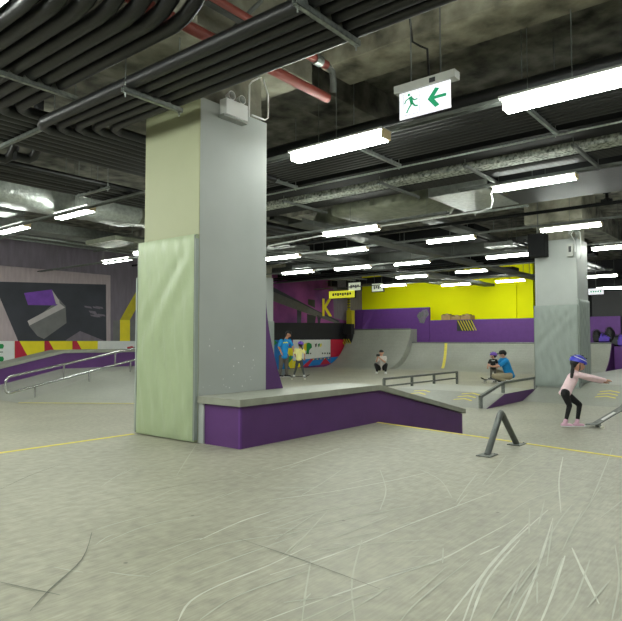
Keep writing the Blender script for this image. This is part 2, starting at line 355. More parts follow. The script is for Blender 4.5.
# ------------------------------------------------------------------ purple ledge beside the near column
t = empty('grind_ledge', (6.5, 4.1, PZ), 'long purple grind ledge with grey top beside the foreground column', 'ledge')
LY = W(240, 449.5, Z=PZ).y; LX0 = W(240, 449.5, Z=PZ).x; LX2 = W(462.5, 432.5, Y=LY).x; LB = 4.325
zc = PZ + .375; ze = W(463, 413.5, Y=LY).z
prof = [(LX0, PZ), (K.x, PZ), (K.x + .0, PZ), (LX2, .02), (LX2, ze), (K.x + .02, zc), (LX0, zc)]
MB().prism(prof, 'y', LY, LB).build('body', 'purple', t)
MB().box(LX0 - .004, LX0 + .02, LY - .004, LY + .02, PZ + .002, zc - .002).build('corner_strip', 'purple_wall', t)
ct = .065; ov = .035
c1 = W(241, 400, Y=LY - ov); ze2 = ze + ct
prof = [(LX0 - ov, zc), (K.x + .02, zc), (LX2 + .05, ze), (LX2 + .05, ze + ct), (K.x + .02, zc + ct), (LX0 - ov, zc + ct)]
MB().prism(prof, 'y', LY - ov, CY0 - .004).build('top', 'cap', t, bevel=.006)
MB().box(CX0 + .0, 6.0, LB + .002, CY0 - .003, PZ + .002, zc - .002).build('back_board', 'greyclad', t)
# curved fin (wall-ride transition) against the far side of the near column
prof = [(CX1 + .01, PZ)]; top_z = 1.85; run = .5; hh = top_z - PZ
for i in range(15):
    u = i / 14; prof.append((CX1 + .01 + run * (1 - math.sin(math.acos(1 - u)) if False else (1 - u) ** 1.6), PZ + hh * u))
tw = empty('wall_ride', (CX1 + .3, CY0 + .5, PZ), 'tall narrow purple curved fin rising behind the near column', 'ramp')
MB().prism(prof[:1] + prof[1:], 'y', CY0 + .01, CY1 - .02).build('body', 'purple', tw)

# ------------------------------------------------------------------ inverted V rail on the platform
t = empty('grind_rail', (5.2, 2.05, PZ), 'short steel inverted V rail standing on the platform edge in front', 'rail')
f1 = W(487, 455.5, Z=PZ); f2 = W(517.5, 443.5, Z=PZ); f2 = Vector((f2.x - .05, f1.y, PZ)); f1 = Vector((f1.x, f1.y, PZ)); ap = W(501, 413.5, Y=f1.y)
b = MB(); b.tube([f1, ap + Vector((-.03, 0, -.012)), ap + Vector((0, 0, .008)), ap + Vector((.03, 0, -.012)), f2], .027, 12)
b.build('tube', 'steel', t, smooth=True)
for f in (f1, f2):
    bb = MB().box(f.x - .09, f.x + .09, f.y - .06, f.y + .06, PZ + .001, PZ + .008); o = bb.build('base_plate', 'galv_dull', t)
    for sx in (-.07, .07):
        for sy in (-.04, .04): MB().disc((f.x + sx, f.y + sy, PZ + .008), (0, 0, 1), .008, .006, 6).build('bolt', 'galv', o)

# ------------------------------------------------------------------ funbox with chevrons and purple side
FBX, FBZ = 11.7, .23
t = empty('fun_box', (13, 6.2, 0), 'low grey fun box ramp with a purple side and yellow chevrons', 'ramp')
ya, yb = 4.92, 7.55
prof = [(FBX, .001), (FBX + 1.0, FBZ), (FBX + 2.75, FBZ), (FBX + 3.75, .001)]
MB().prism(prof, 'y', ya + .012, yb).build('deck', 'ramp', t)
MB().prism([(FBX + .02, .001), (FBX + 1.0, FBZ - .003), (FBX + 2.75, FBZ - .003), (FBX + 3.7, .001)], 'y', ya, ya + .011).build('side_panel', 'purple', t)
MB().add([(FBX + .0, yb, .003), (FBX + 1.0, yb, FBZ + .001), (FBX + 1.0, yb + .02, FBZ), (FBX + 1.0, yb + .28, .003), (FBX, yb + .28, .003), (FBX + 2.75, yb, FBZ), (FBX + 2.75, yb + .28, .003)],
         [(0, 1, 3, 4), (1, 5, 6, 3)]).build('flank', 'ramp', t)
def chevrons(parent, cx, cy, zf, sc=.8, n=3):
    """chevrons lying on the sloping face; zf(x) gives its height"""
    for k in range(n):
        x = cx - .2 + k * .2; vs = []
        for (du, dv) in ((-.26, 0), (0, .12), (.26, 0), (.26, .07), (0, .19), (-.26, .07)):
            px, py = x + dv * sc, cy + du * sc; vs.append((px, py, zf(px) + .004))
        MB().add(vs, [(0, 1, 4, 5), (1, 2, 3, 4)]).build('chevron', 'yellowline', parent)
sl1 = FBZ / 1.0
chevrons(t, 12.3, W(466, 397.5, X=12.3).y, lambda x: (x - FBX) * sl1)
chevrons(t, 12.3, W(417, 393, X=12.3).y, lambda x: (x - FBX) * sl1)
# bank on the right, running past the column
BX, BZ = 13.66, .36
t = empty('bank_ramp', (16, 1, 0), 'wide low grey bank with yellow chevrons at the right, behind the pink topped girl', 'ramp')
MB().prism([(BX, .001), (BX + 1.55, BZ), (24.0, BZ), (24.0, .001)], 'y', -6.0, 4.90).build('deck', 'ramp', t)
chevrons(t, BX + .75, W(607, 390, X=BX + .75).y, lambda x: (x - BX) * BZ / 1.55)

# ------------------------------------------------------------------ flat rails of the middle
def post_rail(label, y, pts, posts, zfloor, lower=None, r=.03):
    t = empty('grind_rail', (pts[0][0], y, 0), label, 'rail')
    b = MB(); 
    for (xa, za), (xb, zb) in zip(pts, pts[1:]): b.bar((xa, y, za), (xb, y, zb), .06, .05)
    b.build('top_bar', 'galv_dull', t)
    if lower:
        MB().bar((pts[0][0], y, pts[0][1] - lower), (pts[-1][0], y, pts[-1][1] - lower), .04, .04).build('lower_bar', 'galv_dull', t)
    for x in posts:
        zt = next(za + (zb - za) * (x - xa) / (xb - xa) for (xa, za), (xb, zb) in zip(pts, pts[1:]) if xa - .01 <= x <= xb + .01)
        MB().box(x - .03, x + .03, y - .03, y + .03, zfloor(x), zt).build('post', 'galv_dull', t)
    return t
ry = 8.4
xs = [W(px, 380, Y=ry).x for px in (384, 412, 434, 457)]
post_rail('flat steel two bar rail with four posts standing behind the grey fun box', ry, [(xs[0], .375), (xs[3], .375)], xs, lambda x: .001, .19)
ry = ya + .13
k0, k1, k2 = W(480, 397, Y=ry), W(503, 382.5, Y=ry), W(536, 378.5, Y=ry)
def fbz(x): return max(.001, min((x - FBX) * sl1, FBZ, (FBX + 3.75 - x) * sl1)) + .002
post_rail('kinked steel rail climbing the purple sided fun box', ry, [(k0.x, k0.z), (k1.x, k1.z), (k2.x, k1.z)], [k0.x + .03, k1.x, k2.x - .05], fbz)

# ------------------------------------------------------------------ bank and ledge at the left wall, with the round handrail
t = empty('bank_ramp', (9, 15, 0), 'grey bank ramp below the wall mural at the left carrying the round handrail', 'ramp')
Ax, Ay, Bx_, By_ = 6.3, 13.4, 7.8, 11.35
PLZ = .56
outer = [(Ax, 18.88), (Ax, Ay), (Bx_, By_), (9.0, 9.7), (10.2, 9.7), (14.3, 14.0), (14.3, 18.88)]
inner = [(8.95, 18.88), (8.95, 14.2), (10.1, 12.63), (10.5, 12.1), (11.0, 12.1), (12.2, 13.6), (12.2, 18.88)]
b = MB(); n = 7
b.add([(x, y, PLZ) for x, y in inner], [tuple(range(n))])
for i in range(n - 1): b.add([(*outer[i], .001), (*outer[i + 1], .001), (*inner[i + 1], PLZ), (*inner[i], PLZ)], [(0, 1, 2, 3)])
b.add([(x, 18.88, z) for x, z in ((outer[0][0], .001), (inner[0][0], PLZ), (inner[-1][0], PLZ), (outer[-1][0], .001))], [(0, 1, 2, 3)])
b.build('deck', 'ramp', t)
def bz(x): return max(0, min(PLZ, (x - Ax) * PLZ / 2.65))
GY = 16.5
t = empty('grind_ledge', (9, GY, 0), 'long purple grind ledge on the left bank, before the colourful wall boards', 'ledge')
gx0, gk = W(-60, 385, Y=GY).x, W(63, 354, Y=GY).x; gx1 = 12.1
zt0, zt1 = W(0, 369, Y=GY).z, W(65, 353.2, Y=GY).z
sx0 = W(0, 369, Y=GY).x; slo = (zt1 - zt0) / (gk - sx0); zs = max(.12, zt1 - slo * (gk - gx0))
MB().prism([(gx0, .001), (Ax, .001), (8.95, PLZ), (gx1, PLZ), (gx1, zt1), (gk, zt1), (gx0, zs)], 'y', GY, GY + .7).build('body', 'purple', t)
MB().prism([(gx0 - .03, zs), (gk, zt1), (gx1, zt1), (gx1, zt1 + .09), (gk, zt1 + .09), (gx0 - .03, zs + .09)], 'y', GY - .04, GY + .74).build('top', 'cap', t, bevel=.008)
HY = 13.5
t = empty('handrail', (6.2, HY, 0), 'silver round tube double handrail sloping over the left bank', 'rail')
x0 = W(5.5, 386, Y=HY).x; zt_, zb_ = W(5.5, 377.5, Y=HY).z, W(8, 393.5, Y=HY).z
x1 = W(135, 348, Y=HY).x; z1t, z1b = W(135, 348, Y=HY).z, W(135, 359.5, Y=HY).z
mt, mbm = (z1t - zt_) / (x1 - x0), (z1b - zb_) / (x1 - x0)
xe = x1 + 2.0
rr = .09
pts = [(xe, HY, z1t + .36 * 0 + mt * (xe - x1)), (x0 + rr, HY, zt_ + mt * rr)] + [(x0 + rr - rr * math.sin(a), HY, (zt_ - rr) + rr * math.cos(a)) for a in (.5, 1.0, 1.57)] + \
      [(x0 + rr - rr * math.cos(a), HY, zb_ + rr - rr * math.sin(a)) for a in (0, .5, 1.0)] + [(x0 + rr, HY, zb_ + .01), (xe, HY, z1b + mbm * (xe - x1))]
MB().tube(pts, .028, 10).build('tube', 'chrome', t, smooth=True)
for px in (64, 115): 
    x = W(px, 370, Y=HY).x; MB().tube([(x, HY, zb_ + mbm * (x - x0)), (x, HY, zt_ + mt * (x - x0))], .022, 8).build('spacer', 'chrome', t, smooth=True)
for px in (35, 89, 130):
    x = W(px, 390, Y=HY).x; MB().tube([(x, HY, bz(x) + .002), (x, HY, zb_ + mbm * (x - x0))], .022, 8).build('post', 'chrome', t, smooth=True)
# ------------------------------------------------------------------ far quarter pipes
def quarter(label, xt, run, h, y0, y1, xback, side='ramp'):
    t = empty('quarter_pipe', (xt, (y0 + y1) / 2, 0), label, 'quarter pipe')
    R_ = (h * h + run * run) / (2 * h); xb = xt - run; pr = [(xb, .002)]
    amax = math.asin(run / R_)
    for i in range(1, 17):
        a = amax * i / 16; pr.append((xb + R_ * math.sin(a), R_ - R_ * math.cos(a)))
    pr += [(xback, h), (xback, .002)]
    MB().prism(pr, 'y', y0, y1).build('deck', 'ramp', t)
    MB().tube([(xt, y0, h), (xt, y1, h)], .03, 8).build('coping', 'galv_dull', t, smooth=True)
    o = MB().prism([(p[0] + .01, p[1] - .004) if i not in (0,) else p for i, p in enumerate(pr)], 'y', y0 - .02, y0 - .001).build('side_panel', side, t)
    return t, R_, xb
q1, R1, xb1 = quarter('lower wide grey quarter pipe along the far purple wall', 26.5, 1.9, 1.25, 5.85, 14.95, 26.98, 'purple')
q2, R2, xb2 = quarter('taller grey quarter pipe in the far left corner under the purple wall', 26.4, 2.5, 1.93, 14.98, 18.75, 26.98)
# yellow stripe on the lower quarter
ytop, ybot = W(446, 344, X=26.5).y, W(442.5, 366, X=25.15).y; vs = []
for i in range(13):
    x = 25.15 + 1.35 * i / 12; z = R1 - math.sqrt(R1 * R1 - (x - xb1) ** 2) + .012
    yy = ybot + (ytop - ybot) * i / 12; vs += [(x, yy - .07, z), (x, yy + .07, z)]
MB().add(vs, [(2 * i, 2 * i + 1, 2 * i + 3, 2 * i + 2) for i in range(12)]).build('yellow_stripe', 'yellowline', q1)
# parapets
t = tag(MB().box(27.0, 27.15, 5.6, 14.25, 0, 2.36).build('parapet', 'purple_wall', bevel=.01), 'low purple parapet panel run behind the wide quarter pipe', 'parapet')
t = tag(MB().box(27.0, 27.15, 14.27, 18.98, 0, 3.02).build('parapet', 'purple_wall', bevel=.01), 'taller purple parapet panel in the far left corner', 'parapet')
yq = W(363, 320, X=26.9).y; yq2 = W(374, 320, X=26.9).y
MB().add([(26.99, yq2, 3.0), (26.99, yq, 3.0), (26.8, yq, 1.95), (26.99, yq, 1.95), (26.99, yq2 + .5, 1.95)], [(0, 1, 2, 4), (1, 3, 2)]).build('fold_panel', 'purple_wall', t)
t = tag(MB().box(27.3, 27.45, -6, 5.58, 0, 2.3).build('parapet', 'purple_wall', bevel=.01), 'purple wall panel behind the heap of bags at the right', 'parapet')
tag(MB().box(26.72, 27.28, 3.2, 5.8, 0, 1.12).build('bench', 'purple_wall', bevel=.01), 'purple box bench holding bags at the right edge of the photo', 'bench')
struct(MB().box(28.0, 28.25, 9.45, 18.98, 0, SLAB).build('wall_yellow', 'yellow'))
struct(MB().box(27.9, 28.0, W(514, 300, X=27.9).y - .1, W(514, 300, X=27.9).y + .1, 0, SLAB).build('trim_1', 'yellow'))
# sprayed emblem and hazard grille on the purple parapet
yc = W(423, 316, X=26.98); b = MB()
for i in range(16):
    a = random.uniform(0, 6.28); r1 = random.uniform(.05, .26); cy, cz = yc.y + random.uniform(-.14, .14), yc.z + random.uniform(-.16, .16)
    p = [(26.994 - i * .0002, cy + r1 * .9 * math.cos(a + k * 1.3) , cz + r1 * math.sin(a + k * 1.3)) for k in range(4)]
    b.add(p, [(0, 1, 2, 3)], i % 2)
tag(b.build('emblem', ['galv_dull', 'muralgrey']), 'silver and grey scribbled emblem at the top of the tall purple parapet', 'emblem')
g = empty('vent_grille', (26.98, W(465, 325, X=27).y, W(465, 325, X=27).z), 'small yellow and black diagonal striped grille on the purple parapet', 'grille')
ya_, yb_ = W(457, 325, X=26.98).y, W(473, 325, X=26.98).y; za_, zb2 = W(465, 331, X=26.98).z, W(465, 320, X=26.98).z
MB().box(26.97, 26.99, yb_, ya_, za_, zb2).build('panel', 'ink', g)
for i in range(6):
    y = ya_ - (ya_ - yb_) * (i + .2) / 6
    MB().add([(26.965, y, zb2 - .02), (26.965, y - .05, zb2 - .02), (26.965, y - .30, za_ + .02), (26.965, y - .25, za_ + .02)], [(0, 1, 2, 3)]).build('stripe', 'yellow_dull', g)
# crates on the ledge behind the parapet
tag(MB().box(27.16, 27.98, 9.5, 18.9, 2.1, 2.2).build('shelf_deck', 'darkwall'), 'dark walkway deck behind the purple parapets', 'deck')
cy0 = W(443, 316, X=27.5).y; cy1 = W(473, 316, X=27.5).y
names = ['left', 'middle', 'right']
for i in range(3):
    ya2 = cy0 + (cy1 - cy0) * i / 3; yb2 = cy0 + (cy1 - cy0) * (i + .92) / 3; h = (.42, .34, .38)[i]
    o = MB().box(27.3, 27.8, yb2, ya2, 2.202, 2.202 + h).build('cardboard_box', 'cardboard', bevel=.01)
    tag(o, ('left of the three cardboard boxes above the striped grille', 'middle low cardboard box on the purple parapet', 'right of the three cardboard boxes above the striped grille')[i], 'box', 'cardboard boxes on the far parapet')
    for k in range(3):
        y = ya2 + (yb2 - ya2) * (k + .5) / 3
        MB().box(27.4, 27.5, y - .06, y + .06, 2.202 + h, 2.24 + h + .03 * (k % 2)).build('flap', 'wood' if k % 2 else 'black', o)
# dark glazed opening above the right purple panel
struct(MB().box(28.9, 28.98, 1.5, 7.2, 2.3, 3.6).build('window_1', ['glassdark']))
b = MB()
for y in (7.2, 5.65, 3.4): b.box(28.84, 28.9, y - .05, y + .05, 2.3, 3.7)
b.box(28.84, 28.9, 1.5, 7.2, 3.55, 3.7); struct(b.build('trim_2', 'blackpaint'))
p = W(596, 291.5, X=22.0)
t = empty('exit_sign', (22.0, p.y, p.z), 'tiny white lit exit sign hanging right of the far column', 'sign')
MB().box(21.98, 22.0, p.y - .24, p.y + .24, p.z - .1, p.z + .1).build('panel', 'signface', t)
MB().tube([(22.0, p.y, p.z + .1), (22.0, p.y, SLAB)], .008, 6).build('rod', 'galv_dull', t)
for k in range(5): MB().box(21.974, 21.979, p.y - .17 + k * .075, p.y - .13 + k * .075, p.z - .03, p.z + .03).build('lettering', 'signgreen', t)

# ------------------------------------------------------------------ left wall: mural and banners
def wpoly(mb, pts, yy, mi=0, d=None):
    P = [W(x, y, Y=yy) for x, y in pts]; n = len(P)
    if d: 
        vs = P + [p + Vector((0, d, 0)) for p in P]
        mb.add(vs, [tuple(range(n))[::-1], tuple(range(n, 2 * n))] + [(i, (i + 1) % n, (i + 1) % n + n, i + n) for i in range(n)], mi)
    else: mb.add(P, [tuple(range(n))], mi)
b = MB(); YM = 18.985
wpoly(b, [(-60, 260), (110.5, 275.3), (110.5, 362), (-60, 370)], YM, 0)
wpoly(b, [(-60, 280), (106, 284.5), (106.5, 350), (22, 350), (-3, 291), (-30, 360), (-60, 360)], YM - .002, 1)
wpoly(b, [(24, 293), (52, 289.5), (59, 305.5), (28, 305)], YM - .004, 2)
wpoly(b, [(59, 299), (65.5, 306), (66.5, 323), (44, 339), (37.5, 336), (28.5, 325)], YM - .004, 3)
wpoly(b, [(27.5, 321), (60, 303.5), (65, 307.5), (29.5, 325.5)], YM - .006, 4)
wpoly(b, [(52, 290), (59, 300), (60, 305), (56, 304)], YM - .005, 4)
wpoly(b, [(66, 340), (80, 331), (105, 341), (105, 350), (60, 350)], YM - .003, 5)
wpoly(b, [(113, 320.5), (136, 320.5), (136, 345), (113, 345)], YM - .003, 3)
wpoly(b, [(120, 320), (130, 320), (130, 345), (120, 345)], YM - .005, 6)
wpoly(b, [(120, 320), (137, 290), (146, 290), (130, 320)], YM - .004, 7)
for i in range(9):      # faint scribbled tag at the right of the dark field
    x, y = 84 + random.uniform(0, 14), 302 + random.uniform(0, 14); wpoly(b, [(x, y), (x + 7, y + 1), (x + 8, y + 3), (x + 1, y + 1.6)], YM - .004 - i * .0002, 5)
tag(b.build('wall_mural', ['muralframe', 'muraldark', 'muralpurple', 'muralmid', 'murallt', 'muralgrey', 'byellow', 'yellow_dull']),
    'large grey mural with a purple facet and pale frame on the left wall', 'mural')
b = MB()
wpoly(b, [(255, 262), (330, 270), (352, 272), (352, 368), (255, 380)], YM, 0)
wpoly(b, [(250, 280), (273, 288), (300, 303), (340, 322), (338, 324), (300, 311), (273, 301), (250, 296)], YM - .004, 1)
wpoly(b, [(250, 277), (273, 287), (318, 311), (340, 321), (338, 322), (300, 303), (273, 291.5), (250, 282)], YM - .006, 2)
wpoly(b, [(297, 309), (301.5, 310), (301, 324), (297, 324)], YM - .004, 2)
wpoly(b, [(317, 315), (321, 317), (320, 324), (318, 324)], YM - .004, 2)
wpoly(b, [(308, 299), (315, 300), (315, 308), (308, 304.5)], YM - .003, 3)
wpoly(b, [(307, 314), (316, 316), (315, 324), (307, 324)], YM - .003, 3)
wpoly(b, [(325, 281), (352, 285), (352, 322), (334, 318), (333, 288)], YM - .002, 4)
wpoly(b, [(250, 322.5), (352, 323), (352, 340), (250, 340)], YM - .008, 5)
tag(b.build('wall_mural', ['muralmagenta', 'muralbeam', 'muraldark', 'ink', 'muralgrey', 'darkwall']),
    'purple and magenta mural of a slanting beam behind the two skaters', 'mural')
cu = bpy.data.curves.new('letter', 'FONT'); cu.body = 'K'; cu.size = 1; cu.extrude = .01; cu.offset = .02
to = bpy.data.objects.new('letter', cu); COL.objects.link(to)
bpy.context.view_layer.update(); dg = bpy.context.evaluated_depsgraph_get(); me = bpy.data.meshes.new_from_object(to.evaluated_get(dg)); bpy.data.objects.remove(to)
ko = bpy.data.objects.new('letter', me); COL.objects.link(ko); me.materials.clear(); me.materials.append(M['byellow'])
kp = W(321.5, 315.5, Y=18.96); kt = W(321.5, 298.5, Y=18.96); kw = (W(330.5, 312, Y=18.96) - kp).length
ko.location = kp; ko.rotation_euler = (math.radians(90), 0, 0); ko.scale = (kw / .62, (kt.z - kp.z) / .70, 1)
tag(ko, 'yellow letter K painted on the purple wall', 'letter')

YB = 18.93
def banner(name, polys, mats, label, cat='banner'):
    b = MB()
    for k, (pts, mi) in enumerate(polys): wpoly(b, pts, YB - .0015 * k - .03, mi, d=.03 if k == 0 else None)
    return tag(b.build(name, mats), label, cat)
cols = ['white', 'red', 'byellow', 'green', 'blue', 'ink', 'muralmagenta']
def blk(x0, x1, tip, mi):  # red triangle wedge + yellow rest
    return
banner('printed_board', [([(-45, 341), (14.6, 341), (14.6, 362), (-45, 372)], 0), ([(-20, 344), (3, 344), (4, 346), (3, 348.6), (-20, 349)], 3), ([(-20, 357), (3, 356.5), (4, 359), (3, 361.5), (-20, 362)], 3), ([(-20, 352), (3, 351.6), (3, 352.4), (-20, 352.8)], 5)], cols,
       'white wall board with green lettering at the far left edge')
for i, (xa, xb) in enumerate(((14.8, 44.2), (44.4, 72.2), (72.4, 97.8))):
    banner('printed_board', [([(xa, 341), (xb, 341), (xb, 360), (xa, 363)], 2), ([(xa, 341), (xa + 4.5, 341), (xa + 15, 360), (xa, 362)], 1)], cols,
           ('red and yellow wall board, the one next to the white board with green lettering', 'red and yellow wall board, middle one of the three', 'red and yellow wall board, the one beside the plain white board')[i])
banner('printed_board', [([(98, 341), (150, 341), (150, 357), (98, 359)], 0), ([(127, 347), (132, 346), (136, 348), (142, 351), (128, 351)], 1)], cols, 'plain white wall board with a small red print beside the column pad')
banner('printed_board', [([(262, 340), (293, 340), (293, 368.2), (262, 371)], 4), ([(262, 340), (275, 340), (280, 346), (262, 350)], 3), ([(284, 340), (293, 340), (293, 346), (288, 346)], 6),
    ([(285, 348), (293, 348), (293, 356), (289, 356)], 2), ([(285, 360), (291, 355), (293, 362), (288, 368.5), (284, 368)], 3), ([(274, 346), (280, 340), (284, 340), (284, 347), (278, 352)], 4), ([(288, 364), (293, 358), (293, 368.2), (290, 368.4)], 2)], cols, 'multicoloured geometric wall board behind the man in the blue shirt')
tx = []
polys = [([(293.2, 339.8), (330.5, 339.6), (330.5, 363.6), (293.2, 368)], 0), ([(293.2, 360.5), (330.5, 356.6), (330.5, 363.6), (293.2, 368)], 4),
    ([(302, 367), (311, 358.7), (314, 358.4), (308, 366.4)], 1), ([(293.2, 361), (303, 359.4), (300, 367.2), (293.2, 368)], 2), ([(320, 364.8), (325, 357.6), (330.5, 363.6)], 1), ([(304, 344), (308, 342.5), (310, 345), (309, 348), (306, 351), (303, 350)], 2),
    ([(306.5, 343.4), (309, 342.6), (311.6, 344), (312, 347.4), (309.5, 349.8), (308.6, 354), (306.5, 354)], 3)]
for x, mi in ((315, 5), (318, 3), (320, 2)):
    polys.append(([(x, 344.2), (x + 1.6, 343.2), (x + 1.8, 344.8), (x + 1, 347.2), (x + .4, 347.2)], mi))
for x in (306, 308, 310, 322, 324.4, 327, 329): 
    polys.append(([(x, 352.8 + (.2 if x < 315 else -.3)), (x + 1.2, 352.6), (x + 1.2, 354), (x, 354.2)], 5))
for k in range(14):
    x = 313 + k * 1.25; polys.append(([(x, 358.9 - .1 * k), (x + .8, 358.8 - .1 * k), (x + .8, 359.9 - .1 * k), (x, 360 - .1 * k)], (2, 1, 3)[k % 3]))
banner('printed_board', polys, cols, 'white logo wall board with yellow and green round letters behind the girl in yellow')
banner('printed_board', [([(330.7, 339.5), (352, 339.3), (352, 361), (330.7, 363.6)], 1), ([(330.7, 357.4), (352, 355), (352, 361), (330.7, 363.6)], 4)], cols, 'crimson wall board at the foot of the corner quarter pipe')

# ------------------------------------------------------------------ corner platform with yellow structures and lit boards
t = empty('spectator_stand', (26, 18.2, 0), 'yellow and black striped stand in the far corner below the lit boards', 'stand')
cx = 25.6
def fx_(px, py, X=cx): return W(px, py, X=X)
def fbox(x0, y0, x1, y1, X, dx, name, m, par):
    a, c = W(x0, y0, X=X), W(x1, y1, X=X)
    return MB().box(X, X + dx, min(a.y, c.y), min(max(a.y, c.y), 18.7), min(a.z, c.z), max(a.z, c.z)).build(name, m, par)
fbox(344.5, 310.5, 351.5, 328, 26.1, .3, 'back_panel', 'yellow_dull', t)
fbox(340, 324, 351, 334, 25.8, .3, 'box', 'black', t)
fbox(341, 334, 351.5, 352, 26.1, .2, 'front_panel', 'darkwall', t)
for k in range(4):
    x = 341.5 + k * 2.3; a, c = W(x, 339, X=26.08), W(x + 7, 352, X=26.08)
    MB().bar(a, c, .05, .03).build('stripe', 'yellow_dull', t)
for k in range(4): fbox(346, 299 + k * 2.6, 350, 300.2 + k * 2.6, 26.2, .05, 'louvre', 'galv_dull', t)
fbox(347, 292, 349.5, 312, 26.2, .08, 'post', 'yellow_dull', t)
def hangboard(x0, y0, x1, y1, X, m, label, marks=0):
    a, c = W(x0, y0, X=X), W(x1, y1, X=X); ylo, yhi = min(a.y, c.y), min(max(a.y, c.y), 18.8)
    t = empty('lit_board', (X, (ylo + yhi) / 2, c.z), label, 'sign')
    MB().box(X + .012, X + .1, ylo - .03, yhi + .03, c.z - .03, a.z + .03).build('frame', 'blackpaint', t)
    MB().box(X, X + .011, ylo, yhi, c.z, a.z).build('panel', m, t)
    n = marks
    for k in range(n):
        b = MB()
        y = yhi - (yhi - ylo) * (.12 + .76 * (k + .2) / n); w_ = (yhi - ylo) * .55 / n; h = a.z - c.z
        b.box(X - .004, X - .001, y - w_, y, c.z + h * (.3 + .1 * (k % 2)), a.z - h * .3)
        b.build('lettering', 'galv_dull' if m != 'ledyellow' else 'darkgrey', t)
    for y in (ylo + .1, yhi - .1): MB().tube([(X + .05, y, a.z + .03), (X + .05, y, SLAB)], .012, 6).build('rod', 'galv_dull', t)
hangboard(329, 291.5, 354.5, 297.2, 24.0, 'ledyellow', 'long yellow lit board hanging in the far left corner', 8)
hangboard(348.5, 283, 360.5, 290, 24.0, 'ledboard', 'pale lit board with lettering, left of the two hanging before the yellow wall', 4)
hangboard(372, 284, 383, 291, 24.0, 'ledboard', 'pale lit board with lettering hanging against the yellow wall, right of the two', 4)
hangboard(337.5, 279, 346, 288, 23.6, 'foil', 'silver foil wrapped box hanging beside the yellow lit board')

# ------------------------------------------------------------------ light fixtures in rows
FW_ = .15
def fixture(x, y0, y1, z, label, group='batten lights hanging in rows', rod=True):
    L_ = y1 - y0; t = empty('batten_light', (x, (y0 + y1) / 2, z), label, 'ceiling light', group)
    h = (FW_ if x < 8 else .12) / 2; hz = .10 if x < 8 else .07
    MB().box(x - h, x + h, y0 + .004, y1 - .03, z, z + hz).build('diffuser', 'diffuser', t, bevel=.012)
    MB().box(x - h - .03, x + h + .03, y0 - .02, y1 + .0, z + hz + .002, z + hz + .024).build('housing', 'housing', t)
    MB().box(x - h - .002, x + h + .002, y0 - .026, y0, z + .01, z + hz + .01).build('end_cap', 'endcap', t)
    if rod:
        ym = (y0 + y1) / 2
        MB().tube([(x, ym, z + .123), (x, ym, SLAB)], .006, 6).build('rod', 'galv_dull', t)
    return t
VIS = [ # px left-bottom, right-bottom, z, label
 (511, 111, 622, 88, 3.56, 'large bright batten light at the top right corner, cut by the frame'),
 (303.5, 163, 389, 140.5, 3.56, 'bright batten light left of the green exit sign'),
 (58, 219.7, 97, 212.5, 3.7, 'batten light beneath the silver foil duct at the left'),
 (0, 235, 30, 228, 3.7, 'batten light cut by the left frame edge under the foil duct'),
 (494, 193, 577, 180, 3.74, 'batten light below the silver duct box, above the far right column'),
 (325, 237, 381, 230, 3.4, 'batten light hanging centre right of the near column below dark trays'),
 (427.5, 244, 476, 239, 3.78, 'batten light left of the far right column, with a grey cross tray beyond'),
 (540.4, 232.6, 602.6, 226.7, 3.76, 'batten light crossing the top of the far right column'),
 (106, 264, 131, 260, 3.6, 'small batten light on the left wall side above the mural'),
 (592, 251, 640, 247, 3.7, 'batten light cut by the right frame edge beside the far right column'),
 (337, 271, 370, 267.5, 3.66, 'batten light above the lit boards at centre'),
 (335, 254, 362, 251, 3.7, 'batten light half hidden behind the cross tray at centre'),
 (268, 261, 300, 257, 3.7, 'batten light just right of the near column, upper one'),
 (285, 275, 313, 272, 3.7, 'batten light just above the purple mural wall'),
 (398, 279, 427, 276.5, 3.72, 'batten light at the top left of the yellow wall'),
 (443, 286.5, 470, 284.5, 3.74, 'batten light in front of the middle of the yellow wall'),
 (490, 259, 528, 256, 3.7, 'batten light immediately left of the far right column head'),
 (586, 279, 612, 276, 3.66, 'small batten light right of the far right column, upper one'),
 (604, 290, 626, 288, 3.3, 'small batten light right of the far right column, lowest one'),
 (384, 287, 404, 285.5, 3.75, 'faint distant batten light before the left end of the yellow wall'),
 (460, 273.5, 484, 271.5, 3.9, 'distant batten light at the upper edge of the yellow wall'),
 (502, 282.8, 519, 281, 3.85, 'small distant batten light at the right end of the yellow wall'),
 (403, 265.5, 422, 263.5, 3.8, 'distant batten light under the long cross tray'),
]
rows = {}; rows_x0 = W(303.5, 163, Z=3.56).x
for (xa, ya3, xb, yb3, z, lab) in VIS:
    a, c = W(xa, ya3, Z=z), W(xb, yb3, Z=z); x = (a.x + c.x) / 2; ya4 = a.y
    if 'top right corner' in lab: x = rows_x0; y1 = a.y + .08; y0 = y1 - 1.27
    else: y0, y1 = min(a.y, c.y), max(a.y, c.y)
    if 'left of the green exit' in lab: y1 += .09; y0 += .03
    L_ = y1 - y0
    if L_ < 1.1 or L_ > 1.45: m_ = (y0 + y1) / 2; y0, y1 = m_ - .63, m_ + .63
    if 'cut by' in lab and 'left' in lab: y0, y1 = c.y, c.y + 1.27
    if 'cut by the right' in lab: y0, y1 = a.y - 1.27, a.y
    fixture(x - .06, y0, y1, z, lab); rows.setdefault(round(z, 2), []).append((x, y0, y1))
